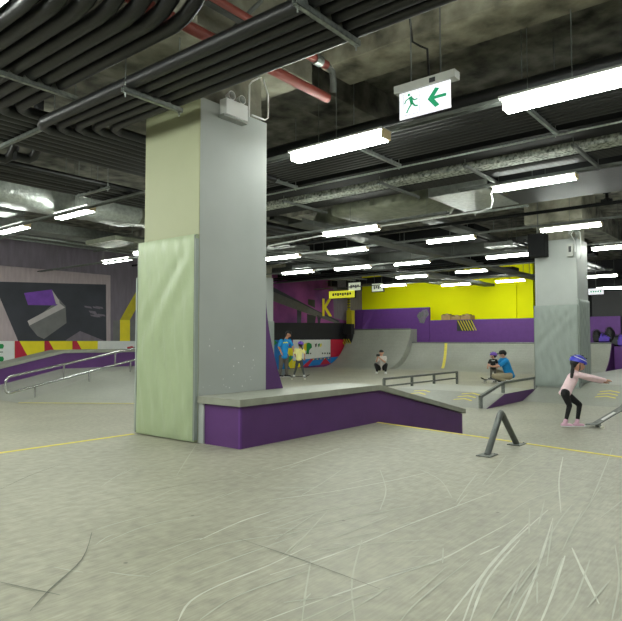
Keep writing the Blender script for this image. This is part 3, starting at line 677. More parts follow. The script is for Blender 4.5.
# rows continued out of frame, unseen extras added to brighten floor and wall
a = W(12, 6, Z=3.7)
fixture(a.x - .12, a.y - .1, a.y + 1.17, 3.7, 'batten light at the extreme top left corner behind the black pipes')
hid = [(rows_x0, 6.1, 3.6), (rows_x0, -4.2, 3.6), (rows_x0, 15.2, 3.7)]
for y in (-.8, 7.5, 10.5, 13.5): hid.append((a.x, y, 3.7))
for y in (-5, -2.2, .4, 5.6, 8.2, 11): hid.append((-1.6, y, 3.7))
hid += [(9.2, 12.1, 3.6), (2.0, 9.1, 3.7), (.2, 9.5, 3.7), (.2, 12.2, 3.7), (.2, 15, 3.7), (a.x, 16, 3.7), (-1.6, 13.6, 3.7), (25.7, 10.2, 4.3), (25.7, 12.8, 4.3), (25.7, 15.4, 4.3), (-1.6, 16.2, 3.7)]  # extra lights added for the left floor; those behind the duct brighten yellow wall
hid += [(.3, 4.2, 3.7), (.3, 6.8, 3.7), (.3, 1.0, 3.7)]  # unseen extras added to brighten the near floor
hid += [(-1.6, 3.0, 3.7), (9.2, -.6, 3.7), (9.2, -3.6, 3.7), (9.25, 9.4, 3.5), (13.3, .3, 3.7), (13.3, -3, 3.7), (-4.8, -2, 3.7), (-4.8, 4, 3.7), (-4.8, 10, 3.7), (16.6, -.4, 3.7), (20, 2.0, 3.7), (20, -2, 3.7)]
for x, y, z in hid:
    fixture(x, y, y + 1.27, z, 'unseen white batten light added to fill out the overhead rows', 'unseen added batten lights')
# continuous lighting rails along the rows
def rail(x, y0, y1, z, label, group=None):
    t = empty('lighting_rail', (x, (y0 + y1) / 2, z), label, 'cable rail')
    b = MB(); b.box(x - .05, x - .038, y0, y1, z, z + .03); b.box(x + .038, x + .05, y0, y1, z, z + .03); b.box(x - .05, x + .05, y0, y1, z + .03, z + .036)
    b.build('channel', 'galv_dull', t)
    yy = y0 + .4
    while yy < y1: MB().tube([(x, yy, z + .03), (x, yy, SLAB)], .004, 5).build('hanger_rod', 'galv_dull', t); yy += 2.5
    return t
for x, y0, y1, z, lab in ((rows_x0, -6, 18.5, 3.68, 'long rail joining the nearest row of batten lights past the exit sign'), (9.23, -5, 4.3, 3.86, 'rail joining the batten lights under the silver duct box'),
    (9.23, 4.5, 18.5, 3.52, 'rail carrying the centre batten light right of the near column'), (13.4, -5, 18.5, 3.89, 'rail of the batten lights crossing the far right column head'),
    (16.4, -5, 18.5, 3.82, 'rail of batten lights two rows beyond the silver ducts'), (19.3, 5.0, 18.5, 3.84, 'rail of the batten lights before the yellow wall, nearer one'), (23.1, 5.0, 18.5, 3.86, 'rail of the batten lights close to the yellow wall')):
    rail(x, y0, y1, z, lab)

# ------------------------------------------------------------------ exit sign
p0, p1 = W(397, 92, X=4.15), W(457.5, 77, X=4.15)
z = (W(397, 90, X=4.15).z + W(457, 77, X=4.15).z) / 2; ya5, yb5 = p0.y, p1.y
t = empty('exit_sign', (4.15, (ya5 + yb5) / 2, z), 'white lit exit sign with a green running figure and a left pointing arrow', 'sign')
hh_ = .062
z += .03
MB().box(4.10, 4.19, yb5, ya5, z - hh_, z).build('housing', 'housing', t, bevel=.004)
MB().box(4.095, 4.1, yb5 + .16, yb5 + .21, z - .055, z - .02).build('test_panel', 'ink', t)
xs0, xs1, zt6, zb6 = ya5 - .035, yb5 + .05, z - hh_, z - hh_ - .215
MB().box(4.128, 4.14, xs1, xs0, zb6, zt6).build('panel', 'signface', t, bevel=.002)
wl = xs0 - xs1
def sp(u, v): return (4.125, xs0 - u * wl, zb6 + v * (zt6 - zb6))  # u from left, v up
b = MB()
def sq(pts): b.add([sp(*p) for p in pts], [tuple(range(len(pts)))])
sq([(.57, .50), (.72, .86), (.80, .80), (.70, .56), (.93, .56), (.93, .45), (.70, .45), (.80, .20), (.72, .14)]); 
b.build('arrow', 'signgreen', t)
b = MB()
def seg(a_, c_, w_):
    A, C_ = Vector(sp(*a_)), Vector(sp(*c_)); d = (C_ - A).normalized(); n_ = Vector((0, -d.z, d.y)) * w_ / 2
    b.add([A + n_, A - n_, C_ - n_, C_ + n_], [(0, 1, 2, 3)])
b.disc(sp(.2, .86), (-1, 0, 0), .011, .001, 12)
seg((.23, .78), (.26, .5), .028); seg((.23, .76), (.14, .68), .010); seg((.14, .68), (.11, .56), .010); seg((.25, .74), (.31, .62), .010); seg((.31, .62), (.37, .64), .010)
seg((.26, .52), (.20, .38), .014); seg((.20, .38), (.15, .2), .012); seg((.27, .52), (.32, .40), .014); seg((.32, .40), (.38, .38), .012)
b.build('running_figure', 'signgreen', t)
b = MB()
for u0, v0, u1, v1 in ((.09, .12, .09, .95), (.41, .12, .41, .95), (.09, .12, .41, .12)): 
    seg((u0, v0), (u1, v1), .0025)
b.build('doorway_outline', 'galv_dull', t)
for y in (ya5 - .13, yb5 + .14): MB().tube([(4.15, y, z), (4.15, y, SLAB)], .006, 6).build('rod', 'galv_dull', t)
pts = [(4.16, ya5 - .12, SLAB), (4.155, ya5 - .115, z + .6), (4.16, ya5 - .14, z + .35), (4.17, ya5 - .2, z + .3), (4.18, ya5 - .26, z + .26), (4.17, ya5 - .28, z)]
MB().tube(pts, .009, 6).build('cable', 'black', t, smooth=True)

# ------------------------------------------------------------------ emergency light on the near column
YF = CY0 - .003
a, c = W(227, 100, Y=YF), W(248, 121, Y=YF); bx0, bx1 = W(226.5, 110, Y=YF - .1).x, W(248, 112, Y=YF - .1).x; bz0 = W(238, 117.5, Y=YF - .1).z; bz1 = W(238, 102, Y=YF - .1).z
t = empty('emergency_light', ((bx0 + bx1) / 2, YF - .05, bz0), 'white twin headed emergency lamp box at the top of the foreground column', 'emergency light')
MB().box(bx0, bx1, YF - .1, YF, bz0, bz1).build('housing', 'white', t, bevel=.006)
MB().box(bx0 - .02, bx1 + .01, YF - .085, YF, bz0 - .025, bz0 - .002).build('shelf', 'greyclad', t)
for fx in (.3, .78):
    x = bx0 + (bx1 - bx0) * fx; zc2 = bz1 + .05
    o = MB().tube([(x, YF - .02, zc2), (x, YF - .07, zc2), (x, YF - .085, zc2)], [.03, .046, .048], 16).build('lamp_head', 'white', t, smooth=True)
    MB().disc((x, YF - .0855, zc2), (0, -1, 0), .038, .003, 16).build('lens', 'galv', o)
    MB().tube([(x, YF - .05, bz1), (x, YF - .05, zc2 - .03)], .01, 6).build('neck', 'white', o)
pts = [W(249, 117, Y=YF - .02), W(249.5, 85, Y=YF - .02), W(252, 81.5, Y=YF - .02), W(263, 76, Y=YF - .02), W(264, 82, Y=YF - .02), W(268, 95, Y=YF - .02), W(268, 118, Y=YF - .02), W(265, 120, Y=YF - .02), W(252, 115, Y=YF - .02)]
tag(MB().tube(pts, .009, 8).build('conduit', 'white', smooth=True), 'pale looping conduit beside the emergency lamp on the near column', 'conduit')

# ------------------------------------------------------------------ ceiling: beams
def beam(x0, x1, y0, y1, z):
    z = max(z, 4.55); return struct(MB().box(x0, x1, y0, y1, z, SLAB - .002).build('ceiling_beam', 'slab', bevel=.01))
for yb7 in (-4.6, 13.2): beam(X0, X1, yb7 - .35, yb7 + .35, 4.6)
for xb7 in (-3.2, 11.9, 21.9): beam(xb7 - .35, xb7 + .35, Y0, Y1, 4.5)
struct(MB().box(X0, 3.38, 4.5, 5.1, 4.5, SLAB - .002).build('ceiling_beam', 'slab', bevel=.01))
struct(MB().box(5.08, 9.6, 4.5, 5.1, 4.5, SLAB - .002).build('ceiling_beam', 'slab', bevel=.01))
struct(MB().box(5.05, 5.6, Y0, 3.95, 4.35, SLAB - .002).build('ceiling_beam', 'concrete', bevel=.01))
struct(MB().box(15.9, 20.6, 4.1, 4.8, 4.4, SLAB - .002).build('ceiling_beam', 'slab', bevel=.01))

ORD = ['first', 'second', 'third', 'fourth', 'fifth', 'sixth', 'seventh', 'eighth', 'ninth', 'tenth', 'eleventh', 'twelfth', 'thirteenth']
def pipe(name, pts, r, m, label, cat='pipe', group=None, n=12):
    return tag(MB().tube(pts, r, n).build(name, m, smooth=True), label, cat, group)
def hanger(axis, lo, hi, c, z, label, clamps=(), rods=True, m='galv', w=.041):
    """strut channel under pipes, with threaded rods to the slab and saddle clamps"""
    ctr = ((lo + hi) / 2, c, z) if axis == 'x' else (c, (lo + hi) / 2, z)
    t = empty('strut_hanger', ctr, label, 'pipe hanger')
    b = MB(); h = .041
    def bx(a0, a1, c0, c1, z0, z1): b.box(a0, a1, c0, c1, z0, z1) if axis == 'x' else b.box(c0, c1, a0, a1, z0, z1)
    bx(lo, hi, c - w / 2, c + w / 2, z, z + .004); bx(lo, hi, c - w / 2, c - w / 2 + .004, z, z + h); bx(lo, hi, c + w / 2 - .004, c + w / 2, z, z + h)
    b.build('channel', m, t)
    if rods:
        b = MB()
        for p in (lo + .03, hi - .03):
            q = (p, c, z) if axis == 'x' else (c, p, z)
            b = MB(); b.tube([Vector(q) + Vector((0, 0, -.04)), Vector((q[0], q[1], SLAB - .004))], .006, 6); b.disc(Vector(q) + Vector((0, 0, -.012)), (0, 0, 1), .014, .01, 6)
            b.build('threaded_rod', m, t)
    for p in clamps:
        a0, a1 = p - .03, p + .03; vs = []
        for k, (u, v) in enumerate(((a0, 0), (p, .075), (a1, 0))):
            for e in (-.012, .012):
                vs.append((u, c + e, z + h + v) if axis == 'x' else (c + e, u, z + h + v))
        MB().add(vs, [(0, 2, 3, 1), (2, 4, 5, 3), (0, 4, 2), (1, 3, 5), (0, 1, 5, 4)]).build('clamp', m, t)
    return t
# bundle A: eight fat black pipes along Y at the top left, turning up at the near end and along X at the far end
ZA = 3.67; kA = (ZA - 1.4) / 2.6
xA1 = W(80, 100, Z=ZA).x - .12; yA = W(40, 88, Z=ZA).y
pitch = .140
for i in range(8):
    x = xA1 - .06 - i * pitch * 1.02; r = .062 if i % 3 else .056; yt = W(18, 118, Z=ZA).y + .12 + .0 - i * .0 ; yt = 6.15 + i * .145
    rb = .42; y0 = 3.6 + .10 * i
    zc3 = ZA + .042 + r
    pts = [(x, y0 - rb, SLAB - .01), (x, y0 - rb, zc3 + rb)] + [(x, y0 - rb * math.cos(a), zc3 + rb - rb * math.sin(a)) for a in (.3, .6, .9, 1.2)] + [(x, y0, zc3), (x, yt - .16, zc3)]
    pts += [(x + .16 - .16 * math.cos(a), yt - .16 + .16 * math.sin(a), zc3) for a in (.4, .8, 1.2)] + [(x + .16, yt, zc3), (6.0, yt, zc3)]
    pipe('insulated_pipe', pts, r, 'blackpipe', f'{ORD[i]} fat black pipe from the right in the bundle at the top left', group=None, n=14)
hanger('x', xA1 - 1.12, xA1 + .12, yA, ZA - .005, 'rusty strut hanger under the fat black pipes at the top left', [xA1 - .12 - i * .13 for i in range(7)])
hanger('y', 6.0, 7.35, W(30, 135, Z=ZA).x, ZA - .005, 'strut hanger running away under the black pipes left of the column', [6.15 + .145 * i for i in range(7)])
# bundle B: five black pipes along Y passing in front of the column head
ZB = 3.5; kB = (ZB - 1.4) / 2.6
xb0, xb1 = 3.51 * kB + .05, 4.16 * kB
for i in range(5):
    x = xb0 + .06 + i * .125; r = .056 if i == 0 else .047; e_ = 6.02 - i * .13
    zc3 = ZB + .045 + r
    pts = [(x, -6, zc3), (x, e_ - .16, zc3), (x + .04, e_ - .05, zc3), (x + .14, e_, zc3), (6.0, e_, zc3)]
    pipe('insulated_pipe', pts, r, 'blackpipe', f'{ORD[i]} black pipe from the left in the bundle crossing in front of the column head')
for (pxa, pya, pxb, pyb, lab) in ((120, 92, 184, 112, 'strut hanger just left of the near column head'), (296, 3, 357, 47, 'strut hanger with clamps at top centre')):
    q0, q1 = W(pxa, pya, Z=ZB), W(pxb, pyb, Z=ZB)
    hanger('x', q0.x, q1.x, (q0.y + q1.y) / 2, ZB - .003, lab, [q0.x + .1 + k * .125 for k in range(4)])
q0, q1 = W(205, 2, Z=4.2), W(262, 36, Z=4.2)
tag(MB().box(q0.x, q1.x, q0.y - .035, q0.y + .035, 4.2, 4.27).build('steel_channel', 'steelgrey'), 'grey steel channel between the two black pipe bundles at the top', 'steel bar')
tag(MB().tube([W(262, 0, Z=4.4), W(222, 40, Z=4.1)], .02, 8).build('brace_rod', 'galv_dull', smooth=True), 'slanting brace rod at the top left of centre', 'rod')
# pipes going up at the top by the column
# bundle C extras along X beyond bundle A
for i in range(5):
    y = 8.2 + i * .17; pipe('insulated_pipe', [(-4, y, 3.78), (6.4, y, 3.78), (6.6, y, 3.9), (6.65, y, SLAB - .01)], .055 if i % 2 else .045, 'blackpipe', f'{ORD[i]} nearest black cross pipe of the lower bundle left of the column')
q = W(0, 168, Z=3.9); 
for i, (dy, dz) in enumerate(((0, 0), (.55, .05))):
    pipe('insulated_pipe', [(-4, q.y + dy, 3.9 + dz), (11, q.y + dy, 3.9 + dz)], .09, 'blackpipe', ('nearer', 'farther')[i] + ' thick black pipe running above the foil duct at the left')
for i, px in enumerate((20, 44)):
    q2_ = W(px, 152, Z=3.75)
    pipe('insulated_pipe', [(q2_.x - .2, q2_.y + .35, 3.72), (q2_.x - .03, q2_.y + .35, 3.72), (q2_.x + .02, q2_.y + .3, 3.76), (q2_.x + .02, q2_.y + .2, 3.84), (q2_.x + .02, q2_.y + .2, SLAB)], .06, 'blackpipe', ('left', 'right')[i] + ' of two black pipe elbows under the top left bundle')
q0, q1 = W(70, 184, Z=3.8), W(86, 180, Z=3.8)
hanger('x', q0.x - .1, q0.x + .5, q0.y, 3.8, 'short strut hanger below the thick black pipes at the left', [q0.x + .1])
hanger('y', 8.1, 9.0, 5.1, 3.70, 'strut hanger under the lower black cross pipes left of the column', [8.3, 8.6])
# foil flexible duct left
ys = W(0, 191, Z=4.1).y
def rough_duct(name, x0, x1, y0, y1, z0, z1, axis, m, label, amp=.05, nl=40, seed=1, cat='duct', round_=True, taper=0):
    rnd = random.Random(seed); na = 20; vs = []; cy, cz = (y0 + y1) / 2, (z0 + z1) / 2; cx_ = (x0 + x1) / 2
    lo, hi = (x0, x1) if axis == 'x' else (y0, y1); w_ = ((y1 - y0) if axis == 'x' else (x1 - x0)) / 2; h_ = (z1 - z0) / 2
    for i in range(nl + 1):
        u = i / nl; s_ = 1 + amp * math.sin(u * 60) * .3
        if taper: s_ *= min(1, .45 + min(u, 1 - u) * taper)
        for j in range(na):
            a = 2 * math.pi * j / na; ca, sa = math.cos(a), math.sin(a)
            e = .55 if round_ else .3
            ux = math.copysign(abs(ca) ** e, ca); uz = math.copysign(abs(sa) ** e, sa)
            k = s_ * (1 + rnd.uniform(-amp, amp)); p = lo + (hi - lo) * u
            vs.append((p, cy + ux * w_ * k, cz + uz * h_ * k) if axis == 'x' else (cx_ + ux * w_ * k, p, cz + uz * h_ * k))
    fs = [(i * na + j, i * na + (j + 1) % na, (i + 1) * na + (j + 1) % na, (i + 1) * na + j) for i in range(nl) for j in range(na)]
    fs += [tuple(range(na))[::-1], tuple(nl * na + j for j in range(na))]
    return tag(MB().add(vs, fs).build(name, m, smooth=True), label, cat)
t1 = rough_duct('foil_duct', -3, 7.6, ys - .42, ys + .42, 3.86, 4.5, 'x', 'foil', 'fat crumpled silver foil duct at the left above the batten lights', .035, 70, 2)
rough_duct('foil_duct', 7.75, 11.5, ys - .15, ys + .5, 3.95, 4.4, 'x', 'foil_dull', 'duller foil duct continuing behind the near column from the left', .04, 30, 3)
# slatted duct end under the foil duct at far left
q = W(28, 212, Z=4.0); b = MB(); b.box(q.x - 1.6, q.x, q.y + .1, q.y + .7, 3.95, 4.2)
dd = b.build('supply_duct', 'galv_dull', bevel=.01); tag(dd, 'rectangular grey duct end under the foil duct at the left edge', 'duct')
b = MB()
for k in range(6): b.box(q.x - 1.55, q.x - .03, q.y + .088, q.y + .098, 3.97 + k * .037, 3.985 + k * .037)
b.build('ribs', 'galv', dd)
# conduits on trays close to the left wall
for i in range(7):
    y = 16.0 + i * .22; pipe('conduit', [(-4, y, 4.28 + .02 * (i % 3)), (24, y, 4.28 + .02 * (i % 3))], .03 + .012 * (i % 2), 'galv_dull' if i % 3 else 'galv', f'{ORD[i]} thin grey conduit from the camera side on the trays by the left wall', 'conduit', n=8)
for i, x in enumerate((4.5, 7.5, 10.5, 13.5, 17.0, 21.0)): hanger('y', 15.9, 17.5, x, 4.2, f'{ORD[i]} conduit hanger from the left along the left wall', m='galv_dull')
tag(MB().box(-4, 13.5, 14.6, 15.3, 4.1, 4.35).build('supply_duct', 'galv_dull', bevel=.01), 'flat grey duct above the mural wall batten light', 'duct')

# bundle D: beyond the first light row
kz = .942
pipe('insulated_pipe', [(5.80, -6, 3.86), (5.80, 7.6, 3.86), (5.80, 7.8, 3.93), (5.8, 7.85, SLAB - .01)], .092, 'blackpipe', 'thickest glossy black pipe just above the nearest row of batten lights', n=20)
for i in range(10):
    x = 6.12 + i * .098; pipe('insulated_pipe', [(x, -6, 3.88), (x, 8.3, 3.88), (x, 8.42, 3.95), (x, 8.44, SLAB - .01)], .037, 'blackpipe', f'{ORD[i]} thin black pipe from the left in the wide bundle beyond the nearest lights', n=8)
for pxl, pyl, lab in ((395, 165, 'strut hanger right of the second bright batten light'), (553, 132, 'strut hanger below the top right batten light'), (295, 188, 'strut hanger just right of the near column, under thin black pipes')):
    q = W(pxl, pyl, Z=3.8); hanger('x', 6.05, 7.2, q.y, 3.8, lab, [6.3, 6.5, 6.75, 6.95])
pipe('conduit', [(7.42, -6, 3.87), (7.42, 9.2, 3.87)], .014, 'galv', 'single pale thin conduit running beside the wide black pipe bundle', 'conduit', n=8)
tag(MB().box(7.6, 8.15, -6, 9.6, 3.98, 4.06).build('cable_tray', 'blackpaint'), 'flat dark cable tray between the wide pipe bundle and the spangled trunking', 'cable tray')
t = empty('cable_trunking', (8.2, 6, 3.93), 'mottled galvanised cable trunking running across the ceiling', 'cable trunking')
MB().box(8.27, 8.55, -6, 10.6, 3.93, 4.08).build('body', 'mottled', t)
MB().box(8.26, 8.56, -6, 10.6, 4.081, 4.09).build('lid', 'galv_dull', t)
for i in range(6):
    x = 8.62 + i * .066; pipe('insulated_pipe', [(x, -6, 3.95), (x, 10.9, 3.95), (x, 11.05, 4.05), (x, 11.06, SLAB - .01)], .03, 'blackpipe', f'{ORD[i]} black pipe from the left on the trapeze beyond the mottled trunking', n=8)
for pxl, pyl, lab in ((493, 182, 'trapeze hanger above the light with the white looping cable'), (598, 168, 'trapeze hanger nearest the right frame edge'), (412, 196, 'trapeze hanger left of the crumpled duct'), (320, 212, 'trapeze hanger close to the near column')):
    q = W(pxl, pyl, Z=3.86); hanger('x', 7.95, 9.25, q.y, 3.86, lab, m='galv_dull')
tag(MB().box(.6, 3.1, 5.6, 10.0, 4.3, 4.7).build('black_duct', 'blackpaint', bevel=.02), 'black box added above the fat black pipes to darken the slab', 'duct')  # black box added to hide the pale slab and keep this corner dark
# big silver and black ducts
tag(MB().box(9.75, 11.3, 4.05, 5.15, 3.98, 4.4).build('silver_duct', 'foil', bevel=.01), 'shiny rectangular silver duct box above the far row lights', 'duct')
q = W(500, 200, Z=3.96)
hanger('y', 3.9, 5.0, 11.4, 3.93, 'strut bar under the silver duct box', m='galv')
tag(MB().box(9.75, 11.4, -6, 4.03, 3.98, 4.4).build('black_duct', 'blackpipe', bevel=.02), 'wide flat black insulated duct at the right', 'duct')
rough_duct('foil_duct', 9.7, 11.5, 5.18, 7.7, 3.93, 4.38, 'y', 'foil_dull', 'dusty crumpled duct plenum hanging over the middle of the hall', .03, 26, 5, round_=False, taper=3.5)
pipe('foil_duct', [(10.6, 7.7, 4.15), (10.7, 8.3, 4.2), (11.2, 8.8, 4.2), (12.5, 9.1, 4.2), (13.8, 9.2, 4.2)], .17, 'foil_dull', 'brownish flexible duct leaving the crumpled plenum', 'duct')
pipe('black_pipe', [(12.3, -6, 3.98), (12.3, 18, 3.98)], .035, 'blackpaint', 'slim black sprinkler pipe passing above the far right column head', n=8)
q = W(607, 201, X=12.3)
b = MB(); b.ball(q, .07); b.box(q.x - .05, q.x + .05, q.y - .1, q.y + .1, q.z - .03, q.z + .03); b.tube([q, q + Vector((0, 0, .15))], .03, 8); b.disc(q + Vector((0, 0, .15)), (0, 0, 1), .07, .02, 10)
tag(b.build('valve', 'blackpaint'), 'black valve on the sprinkler pipe at the upper right', 'valve')
c0 = [W(268, 246, X=9.2), W(330, 234, X=9.2), W(382, 226, X=9.2), W(440, 217.5, X=9.2), W(480, 211.5, X=9.2), W(491, 208, X=9.2), W(492.5, 200, X=9.2), W(491, 194, X=9.2), W(494, 189, X=9.2)]
tag(MB().tube(c0, .014, 6).build('cable', 'white', smooth=True), 'white cable sagging down from the light beneath the silver duct box', 'cable')
# red sprinkler pipes
RY = 3.86
pipe('red_pipe', [(W(185, 30, Z=4.0).x - 1, RY, 4.0), (5.05, RY, 4.0)], .05, 'redpipe', 'long red sprinkler pipe slanting right of the near column head', n=12)
t = empty('red_pipe', (4.4, 3.62, 4.22), 'shorter red pipe with couplings behind the long red pipe', 'pipe')
MB().tube([(2.2, 3.72, 4.25), (4.85, 3.72, 4.25)], .045, 12).build('tube', 'redpipe', t, smooth=True)
for x in (2.9, 4.35, 4.7): MB().tube([(x - .05, 3.72, 4.25), (x + .05, 3.72, 4.25)], .058, 12).build('coupling', 'redpipe' if x < 4.6 else 'galv', t, smooth=True)
MB().tube([(4.85, 3.72, 4.25), (4.95, 3.72, 4.22), (4.97, 3.72, 4.1), (5.0, 3.75, 4.02)], .035, 10).build('elbow', 'galv_dull', t, smooth=True)
# cross trays and steel along X in the middle distance
for i, (y, z, w_, h_, lab) in enumerate(((8.1, 3.88, .4, .1, 'long grey cable tray slanting across the ceiling toward the far right column'), (8.9, 4.05, .14, .12, 'narrow grey channel parallel to the long slanting cable tray'),
        (11.2, 3.95, .5, .12, 'grey cable tray crossing above the lit boards'), (6.3, 4.1, .35, .1, 'dark tray crossing behind the dusty plenum'))):
    t = empty('cable_tray', (16, y, z), lab, 'cable tray')
    MB().box(9.7 if i != 2 else 12, 27.8, y, y + w_, z, z + .015).build('base', 'steelgrey', t)
    b = MB(); b.box(9.7 if i != 2 else 12, 27.8, y - .01, y, z, z + h_); b.box(9.7 if i != 2 else 12, 27.8, y + w_, y + w_ + .01, z, z + h_); b.build('side_rails', 'steelgrey', t)
    for x in (14, 17, 20, 23, 26): MB().tube([(x, y + .02, z + h_ / 2), (x, y + .02, SLAB)], .008, 5).build('rod', 'galv_dull', t)
# dark ducts before the yellow wall
for i, (x0_, x1_, y0_, y1_, z0_, z1_, m_, lab) in enumerate((
   (14.6, 15.6, 6.4, 18.5, 4.05, 4.4, 'blackpaint', 'broad black duct one bay beyond the dusty plenum'),
   (17.6, 18.4, 5.2, 18.5, 4.1, 4.45, 'steelgrey', 'dull grey duct two bays beyond the dusty plenum'),
   (20.4, 21.2, 5.0, 18.5, 4.15, 4.5, 'blackpaint', 'black duct three bays beyond, near the lit boards'),
   (24.2, 25.0, 9.0, 18.5, 4.1, 4.4, 'darkwall', 'black duct closest to the yellow wall'),
   (16.6, 19.6, 1.0, 1.5, 4.1, 4.4, 'galv_dull', 'short grey duct seen right of the far right column'),
   (17.5, 27, 3.0, 3.6, 3.75, 4.0, 'blackpaint', 'low black duct right of the far right column'))):
    tag(MB().box(x0_, x1_, y0_, y1_, z0_, z1_).build('air_duct', m_, bevel=.01), lab, 'duct')
for i in range(6):
    y = 5.35 + i * .17; pipe('black_pipe', [(15.8, y, 3.98 + .03 * (i % 2)), (27.8, y, 3.98 + .03 * (i % 2))], .05, 'blackpipe', f'{ORD[i]} nearest black pipe running toward the yellow wall beside the far right column', n=8)
for i in range(5):
    x = 18.6 + i * .3; pipe('conduit', [(x, 5, 3.95 + .05 * (i % 2)), (x, 18, 3.95 + .05 * (i % 2))], .03, 'galv_dull' if i % 2 else 'blackpaint', f'{ORD[i]} nearest conduit crossing the ceiling beyond the centre batten lights', 'conduit', n=8)
for i in range(4):
    y = 12.2 + i * .35; pipe('conduit', [(9.6, y, 4.05), (27.5, y, 4.05)], .035, 'galv_dull', f'{ORD[i]} nearest pale conduit running away over the two skaters', 'conduit', n=8)
# ceiling cassette units and grilles
def cassette(px, py, z, w_, d_, tilt, label, m='galv'):
    q = W(px, py, Z=z); t = empty('air_unit', q, label, 'air unit')
    b = MB(); b.obox(q, Vector((w_ / 2, 0, tilt * w_ / 2)), Vector((0, d_ / 2, 0)), Vector((0, 0, .06))); b.build('body', m, t, bevel=.01)
    b = MB()
    for k in range(6): b.obox(q + Vector((0, -d_ / 2 + d_ * (k + .7) / 7, -.064)), Vector((w_ * .42, 0, tilt * w_ * .42)), Vector((0, .02, 0)), Vector((0, 0, .004)))
    b.build('grille', 'steelgrey', t)
    for sy in (-1, 1): MB().tube([q + Vector((0, sy * d_ * .4, 0)), Vector((q.x, q.y + sy * d_ * .4, SLAB))], .01, 5).build('rod', 'galv_dull', t)
cassette(312, 266, 3.95, 1.3, .7, .12, 'tilted silver air unit hanging above the purple mural')
cassette(290, 247, 4.0, .9, .7, -.05, 'flat grey panel hanging just right of the near column', 'galv_dull')
cassette(382, 268, 3.95, 1.1, .9, .1, 'oval grey air unit hanging left of the yellow wall', 'galv_dull')
cassette(505, 246, 4.0, 1.0, .8, 0, 'grey air unit left of the far right column head', 'galv_dull')
cassette(120, 243, 4.0, 1.2, 1.4, 0, 'flat pale duct panel left of the near column', 'foil_dull')
q = W(536, 246, X=14.4)
b = MB(); b.box(q.x, q.x + .3, q.y - .2, q.y + .2, q.z - .25, q.z + .3); tag(b.build('loudspeaker', 'blackpaint', bevel=.02), 'black hanging loudspeaker at the left of the far right column head', 'speaker')
tag(MB().tube([(q.x + .15, q.y, q.z + .3), (q.x + .15, q.y, SLAB)], .012, 6).build('speaker_rod', 'galv_dull'), 'rod holding the black loudspeaker', 'rod')

# ------------------------------------------------------------------ people
def solid(name, parts, m, parent, vox=.012, smooth=6):
    """fuse tapered limbs (a, b, ra, rb) and ellipsoids (c, r, scale) into one continuous skin"""
    b = MB()
    for p in parts:
        if len(p) == 4:
            A, B, ra, rb = Vector(p[0]), Vector(p[1]), p[2], p[3]; b.tube([A, B], [ra, rb], 12); b.ball(A, ra, 12, 8); b.ball(B, rb, 12, 8)
        else: b.ball(p[0], p[1], 16, 12, sc=p[2])
    me = bpy.data.meshes.new(name); me.from_pydata(b.v, [], b.f)
    o = bpy.data.objects.new(name, me); COL.objects.link(o)
    r = o.modifiers.new('r', 'REMESH'); r.mode = 'VOXEL'; r.voxel_size = vox
    s = o.modifiers.new('s', 'SMOOTH'); s.iterations = smooth; s.factor = .5
    bpy.context.view_layer.update(); dg = bpy.context.evaluated_depsgraph_get()
    me2 = bpy.data.meshes.new_from_object(o.evaluated_get(dg)); bpy.data.objects.remove(o)
    me2.materials.clear(); me2.materials.append(M[m])
    me2.polygons.foreach_set('use_smooth', [True] * len(me2.polygons)); me2.update()
    o = bpy.data.objects.new(name, me2); COL.objects.link(o)
    o.parent = parent; o.matrix_parent_inverse = Matrix.Translation(-parent.location); return o
